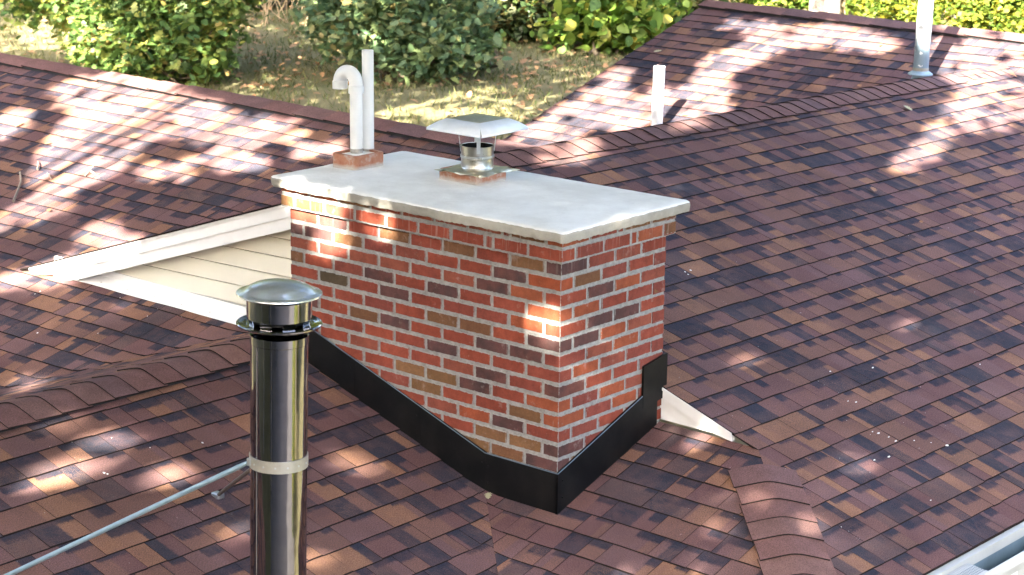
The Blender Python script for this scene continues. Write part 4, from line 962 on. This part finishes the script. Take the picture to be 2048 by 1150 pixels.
for lab, x, y, n in (('small green seedling on the lawn right of the grey-green bush', 985, 110, 90), ('little leafy sprig on the lawn below the grey-green bush', 968, 145, 40), ('low weed at the foot of the tall oak bush', 150, 70, 60), ('low leafy weed growing under the left oak bush', 420, 155, 120)):
    bush('seedling', 'plant', lab, [(x, y - 14, 15, 0), (x + 10, y - 20, 9, 0)], n, .11, OVATE, M_OAKG, (x, y), .1, stems=1)
# tree trunk behind the back roof
tb = ground_px(1646, 60); tr = tag(empty('tree', tuple(tb)), 'thick pale grey tree trunk standing behind the back roof', 'tree')
M_BARK, t, b, N, L = new_mat('grey_bark'); p = N('TexCoord').outputs['Object']; mp = N('Mapping'); mp.inputs['Scale'].default_value = (6, 6, 1.5); L(p, mp.inputs[0])
r = ramp(t, [(.35, (.12, .10, .085)), (.6, (.34, .30, .26))]); nn_ = noise(t, mp.outputs[0], 3, 6, .7); L(nn_, r.inputs[0]); L(r.outputs[0], b.inputs['Base Color']); b.inputs['Roughness'].default_value = .95; bump(t, b, nn_, 1, .05)
dep = (tb - CAM) @ C_F; rt = 30 / F_PX * dep
m = MB(); m.tube([(0, 0, -.2), (0, 0, .3), (.05, 0, 2), (.1, .1, 5), (.1, .1, 9)], [rt * 1.35, rt * 1.05, rt, rt * .85, rt * .5], 20); autosmooth(m.obj('trunk', [M_BARK], tr), 60)
P = np.concatenate([blob_points((RNG.uniform(-3, 3), RNG.uniform(-3, 3), RNG.uniform(7, 11)), (1.6, 1.6, 1.2), 900, .6) for _ in range(8)]); big_mesh('crown', leaves(P, .2, RHOMB), None, M_OAKG, tr)
# grass blades, leaf litter
N_G = 60000
gx = RNG.uniform(0, 1400, N_G * 2); gy = RNG.uniform(20, 310, N_G * 2)
pts = []
base = []
cn = 0
Yr = RNG.uniform(11, 42, N_G); lat = RNG.uniform(-.26, .12, N_G)
fwd_h = C_F[:2] / np.linalg.norm(C_F[:2]); rgt_h = np.array([fwd_h[1], -fwd_h[0]])
dist = RNG.uniform(16, 44, N_G); PX = CAM[0] + dist * fwd_h[0] + dist * lat * rgt_h[0]; PY = CAM[1] + dist * fwd_h[1] + dist * lat * rgt_h[1]
cl = np.sin(PX * 2.1 + 1.3 * np.sin(PY * 1.7)) * np.sin(PY * 2.6 + PX * .7); keep = (RNG.random(N_G) < .35 + .5 * (cl > .05)) & (PY > 7.5); PX, PY = PX[keep], PY[keep]
PZ_ = np.array([zg(a, b_) for a, b_ in zip(PX, PY)]); n = len(PX); hh = RNG.uniform(.05, .14, n); an = RNG.uniform(0, 6.28, n); ln_ = RNG.normal(size=(n, 2)) * .05
V = np.zeros((n, 3, 3)); wb = .012
V[:, 0] = np.stack([PX - wb * np.cos(an), PY - wb * np.sin(an), PZ_], 1); V[:, 1] = np.stack([PX + wb * np.cos(an), PY + wb * np.sin(an), PZ_], 1); V[:, 2] = np.stack([PX + ln_[:, 0], PY + ln_[:, 1], PZ_ + hh], 1)
M_GRASS = leaf_mat('grass_blade', [(0, (.05, .075, .018)), (.4, (.12, .12, .04)), (.7, (.21, .165, .075)), (1, (.075, .10, .024))], .3, .8)
tag(big_mesh('lawn_grass', V, None, M_GRASS), 'patchy dry grass growing on the lawn behind the house', 'grass', kind='stuff')
n = 2600; dist = np.concatenate([RNG.uniform(18, 40, n // 3), RNG.uniform(31, 44, n - n // 3)]); lat = RNG.uniform(-.26, .26, n); PX = CAM[0] + dist * fwd_h[0] + dist * lat * rgt_h[0]; PY = CAM[1] + dist * fwd_h[1] + dist * lat * rgt_h[1]; k_ = PY > 9; PX, PY = PX[k_], PY[k_]
P = np.stack([PX, PY, np.array([zg(a, b_) for a, b_ in zip(PX, PY)]) + .05], 1)
M_LITTER = leaf_mat('leaf_litter', [(0, (.28, .13, .05)), (.5, (.42, .24, .12)), (1, (.20, .10, .05))], .1, .8)
tag(big_mesh('leaf_litter', leaves(P, .13, OAK, .35), None, M_LITTER), 'fallen brown leaves scattered over the lawn and under the bushes', 'leaves', kind='stuff')
# dry stems standing at the back
m = MB()
for _ in range(90):
    g = ground_px(random.choice((random.uniform(470, 640), random.uniform(1660, 1740), random.uniform(200, 460))), random.uniform(12, 60)); h_ = random.uniform(.5, 1.3); q = g + np.array([random.uniform(-.35, .35), random.uniform(-.35, .35), h_]); m.tube([g, (g + q) / 2 + RNG.normal(size=3) * .08, q], [.012, .010, .004], 5)
tag(m.obj('dry_stems', [plain('straw_stem', (.30, .22, .13), .9, vary=.3)]), 'dry bare stems standing at the edge of the wood', 'stems', kind='stuff')

# ================================================================== TREES OUT OF VIEW (they shade roof and lawn)
# lit places, as ellipses in the frame: centre, radii, turn (degrees)
LIT = [(300, 225, 185, 46, 10), (200, 285, 140, 66, -35), (130, 340, 70, 26, -20), (70, 425, 85, 17, -20), (560, 262, 75, 16, 10), (460, 300, 60, 12, -20), (20, 250, 40, 14, -20), (640, 300, 40, 10, 0),
       (480, 330, 45, 10, 0), (330, 350, 40, 9, 0), (200, 470, 40, 9, -10), (120, 545, 120, 18, -12), (240, 500, 60, 26, -15),
       (1110, 262, 70, 24, -20), (1190, 190, 70, 20, -30), (1270, 220, 70, 30, -15), (1400, 205, 60, 40, -30), (1470, 120, 60, 14, -15), (1560, 70, 110, 12, 8), (1700, 80, 80, 16, 8), (1960, 130, 95, 45, 10), (1980, 70, 90, 10, 8),
       (1980, 215, 90, 42, -12), (1900, 262, 40, 16, -20), (1830, 318, 34, 12, -20), (1790, 575, 16, 4, -10), (1490, 712, 18, 6, -15), (1690, 905, 16, 4, -10),
       (130, 950, 85, 26, -16), (250, 905, 55, 14, -16), (330, 950, 50, 14, -10), (200, 890, 50, 10, -16), (480, 1075, 50, 12, -20), (700, 930, 30, 12, 10), (1040, 1105, 26, 12, -30), (120, 860, 60, 9, -18), (650, 1110, 40, 12, -16), (1370, 880, 30, 8, 10), (1420, 868, 34, 12, 30), (60, 770, 26, 8, 0), (1150, 310, 50, 9, -12),
       (1085, 650, 26, 44, 0), (1180, 735, 30, 20, -30), (1225, 690, 50, 15, -20), (1260, 650, 40, 9, -20), (640, 405, 48, 26, 12), (760, 450, 22, 20, 0), (660, 475, 16, 30, 0), (1110, 730, 20, 26, 0), (590, 590, 14, 20, 0)]
def in_lit(x, y):
    out = np.zeros(len(x), bool)
    for cx, cy, rx, ry, a in LIT:
        c, s_ = math.cos(math.radians(a)), math.sin(math.radians(a)); dx, dy = x - cx, y - cy; rx, ry = rx + 28, ry + 16
        out |= ((dx * c + dy * s_) / rx) ** 2 + ((-dx * s_ + dy * c) / ry) ** 2 < 1
    return out
def roof_np(x, y):
    zp_ = PZ + y / 3; zw_ = ZH - np.abs((x - WC[0]) * WS[0] + (y - WC[1]) * WS[1]) / 3; e5 = ZR5 - (x - XR) / 3; e7 = ZR - (XR - x) / 3
    front = np.maximum(np.minimum(zp_, e5), zw_)
    back = np.maximum(np.where(y < YP, zp_, ZP_R - (y - YP) / 3), np.minimum(e5, e7)); back = np.maximum(back, np.where((y > 5) & (x > X6L), C6 + np.minimum(y, Y6) / 3, -9))
    z = np.where(y >= YG, back, front)
    return np.where((y < -4.2) | (x > 1.6) | (x < -10.2) | (y > Y6 + 3), -2.7, z)
def sun_target(p):
    """where a sun ray through each point p first meets roof or chimney"""
    n = len(p); s_ = (p[:, 2] - 1.6) / S[2]; tgt = p - S * s_[:, None]; done = np.zeros(n, bool); cur = tgt.copy()
    for _ in range(190):
        cur = cur - S * .035; q = cur @ CHN
        hitc = (q[:, 0] > -CL - .03) & (q[:, 0] < .03) & (q[:, 1] > -.03) & (q[:, 1] < CW + .05) & (q[:, 2] < 1.07)
        h = (hitc | (cur[:, 2] <= roof_np(cur[:, 0], cur[:, 1]))) & ~done
        tgt[h] = cur[h]; done |= h
    tgt[~done] = cur[~done]; return tgt
def proj_np(p):
    q = p - CAM; w_ = q @ C_F; return 1024 + F_PX * (q @ C_R) / w_, 575 - F_PX * (q @ C_U) / w_
TR = [(-7.5, -9.5), (-2.5, -12.0), (3.0, -11.0), (8.0, -13.5)]
NCL = 17500; K = 9
c0 = np.stack([RNG.uniform(-12, 5, NCL), RNG.uniform(-5, 14.5, NCL), np.zeros(NCL)], 1); dd = RNG.uniform(9, 15, NCL)
P = np.repeat(c0 + S * dd[:, None], K, 0) + RNG.normal(size=(NCL * K, 3)) * .22
ix, iy = proj_np(sun_target(P)); P = P[~in_lit(ix, iy) | (RNG.random(len(P)) < .015)]
k = np.argmin(np.stack([np.abs(tx - P[:, 0]) + .3 * np.abs(ty - P[:, 1]) for tx, ty in TR], 1), 1); acc = [P[k == i] for i in range(len(TR))]
M_CANOPY = leaf_mat('canopy_leaf', [(0, (.04, .08, .02)), (.5, (.08, .12, .025)), (1, (.20, .18, .04))], .35)
for i, ((tx, ty), pts) in enumerate(zip(TR, acc)):
    P = np.array(pts); e = tag(empty('tree', (tx, ty, -2.7)), ('leftmost', 'second from the left', 'third from the left', 'rightmost')[i] + ' of four tall trees out of view before the house', 'tree', 'trees in front of the house')
    big_mesh('crown', leaves(P - np.array([tx, ty, -2.7]), .24, RHOMB, 1.2), None, M_CANOPY, e)
    m = MB(); m.tube([(0, 0, -.2), (0, 0, .5), (.1, 0, 4), (.05, .1, 10)], [.34, .27, .2, .1], 14)
    for q in P[RNG.integers(0, len(P), 14)]:
        q = q - np.array([tx, ty, -2.7]); z0 = random.uniform(8.2, 9.6); m.tube([(.05, .05, z0), (q[0] * .5, q[1] * .5, max(8.6, z0 + (q[2] - z0) * .6)), q], [.03, .02, .006], 6)
    m.obj('trunk', [M_BARK], e)
YT = [(-27, 9), (9, 24)]
n = 30000; c0 = np.stack([RNG.uniform(-40, 9, n), RNG.uniform(9, 48, n)], 1); c0 = np.column_stack([c0, [zg(a, b_) for a, b_ in c0]])
ix, iy = proj_np(c0); kp = (ix > -250) & (ix < 2300) & (iy > -260) & (iy < 340)
cx, cy = c0[:, 0], c0[:, 1]; nz = np.sin(cx * .9 + 2 * np.sin(cy * .35)) * np.sin(cy * .75 + .8 * np.sin(cx * .6)) + .4 * np.sin(cx * 2.3) * np.sin(cy * 2.1)
kp &= nz < .62
for a, b_, rx, ry in ((300, -70, 230, 90), (820, -60, 150, 60), (90, 60, 130, 50), (880, 190, 40, 7), (1030, 185, 36, 8), (1160, 165, 50, 12), (1230, 10, 150, 70), (1900, 20, 230, 110), (1560, 30, 110, 60), (350, 40, 120, 50), (230, 120, 60, 24), (860, 100, 60, 16), (1000, 262, 60, 10)): kp &= ((ix - a) / rx) ** 2 + ((iy - b_) / ry) ** 2 > 1
c0 = c0[kp]; P = c0 + S * RNG.uniform(9, 14, len(c0))[:, None]; P = np.repeat(P, 5, 0) + RNG.normal(size=(len(P) * 5, 3)) * .3
acc = [P[P[:, 0] < -8], P[P[:, 0] >= -8]]
for i, ((tx, ty), pts) in enumerate(zip(YT, acc)):
    P = np.array(pts); z0_ = zg(tx, ty); e = tag(empty('tree', (tx, ty, z0_)), ('tall leafy tree out of view at the left of the lawn', 'tall leafy tree out of view at the right of the lawn')[i], 'tree')
    big_mesh('crown', leaves(P - np.array([tx, ty, z0_]), .4, RHOMB, 1.2), None, M_CANOPY, e)
    m = MB(); m.tube([(0, 0, -.2), (0, 0, .5), (.1, 0, 4), (.05, .1, 9)], [.4, .32, .25, .1], 14)
    for q in P[RNG.integers(0, len(P), 16)]:
        q = q - np.array([tx, ty, z0_]); z1_ = random.uniform(4, 8); m.tube([(.05, .05, z1_), (q[0] * .5, q[1] * .5, max(z1_ + 1, q[2] + .8)), q], [.09, .06, .015], 7)
    m.obj('trunk', [M_BARK], e)

# a farther row of trees that shades the ground before the house, and a sunlit tree to the right
for i, (tx, ty) in enumerate(((-6, -27), (6, -29))):
    n = 2600; c0 = np.stack([RNG.uniform(tx - 8, tx + 8, n), RNG.uniform(-26, -4.5, n), np.full(n, -2.7)], 1); P = np.repeat(c0 + S * RNG.uniform(11, 17, n)[:, None], 10, 0) + RNG.normal(size=(n * 10, 3)) * .35
    e = tag(empty('tree', (tx, ty, -2.7)), ('left', 'right')[i] + ' one of two far trees out of view behind the front row', 'tree', 'far trees in front of the house')
    big_mesh('crown', leaves(P - np.array([tx, ty, -2.7]), .5, RHOMB, 1.2), None, M_CANOPY, e)
    m = MB(); m.tube([(0, 0, -.2), (0, 0, .5), (.1, 0, 4), (.05, .1, 9)], [.4, .32, .25, .1], 14)
    for q in P[RNG.integers(0, len(P), 12)]:
        q = q - np.array([tx, ty, -2.7]); m.tube([(.05, .05, 6), (q[0] * .5, q[1] * .5, 6.8), q], [.09, .06, .015], 7)
    m.obj('trunk', [M_BARK], e)
e = tag(empty('tree', (10.5, 3, -2.7)), 'yellow-green leafy tree out of view to the right of the house', 'tree')
P = np.concatenate([blob_points((RNG.uniform(-2, 2), RNG.uniform(-3, 3), RNG.uniform(.5, 6)), (1.1, 1.1, .9), 600, .6) for _ in range(22)]); big_mesh('crown', leaves(P, .2, RHOMB), None, M_HEDGE, e)
m = MB(); m.tube([(0, 0, -.2), (0, 0, .5), (.1, 0, 3), (.05, .1, 6)], [.25, .2, .15, .05], 12); m.obj('trunk', [M_BARK], e)

# woods all round the property
n = 15000; an = RNG.uniform(0, 2 * math.pi, n); rad = RNG.uniform(44, 52, n); lump = 11 + 3 * np.sin(an * 7) + 2 * np.sin(an * 17 + 1); hz_ = RNG.random(n) ** .8 * lump
P = np.stack([-3 + rad * np.cos(an), 1 + rad * np.sin(an), np.array([zg(-3 + r_ * math.cos(a), 1 + r_ * math.sin(a)) for r_, a in zip(rad, an)]) + hz_], 1)
tag(big_mesh('woodland', leaves(P, 2.0, OVATE, 1.2, upv=(0, 0, .3)), None, M_UNDER), 'dark woods standing all round the yard', 'woods', kind='stuff')

dv = MB(); xs = np.linspace(2.6, 26, 12); ys = np.linspace(-34, 1, 12)  # added dark sheet out of view, darkens the ground mirrored in the steel flue
for i in range(11):
    for j in range(11): dv.face([(xs[i], ys[j], -2.694), (xs[i + 1], ys[j], -2.694), (xs[i + 1], ys[j + 1], -2.694), (xs[i], ys[j + 1], -2.694)])
dv.obj('unseen_dark_ground', [plain('dark_ground', (.05, .046, .046), .9, vary=.2, scale=3)])['kind'] = 'structure'
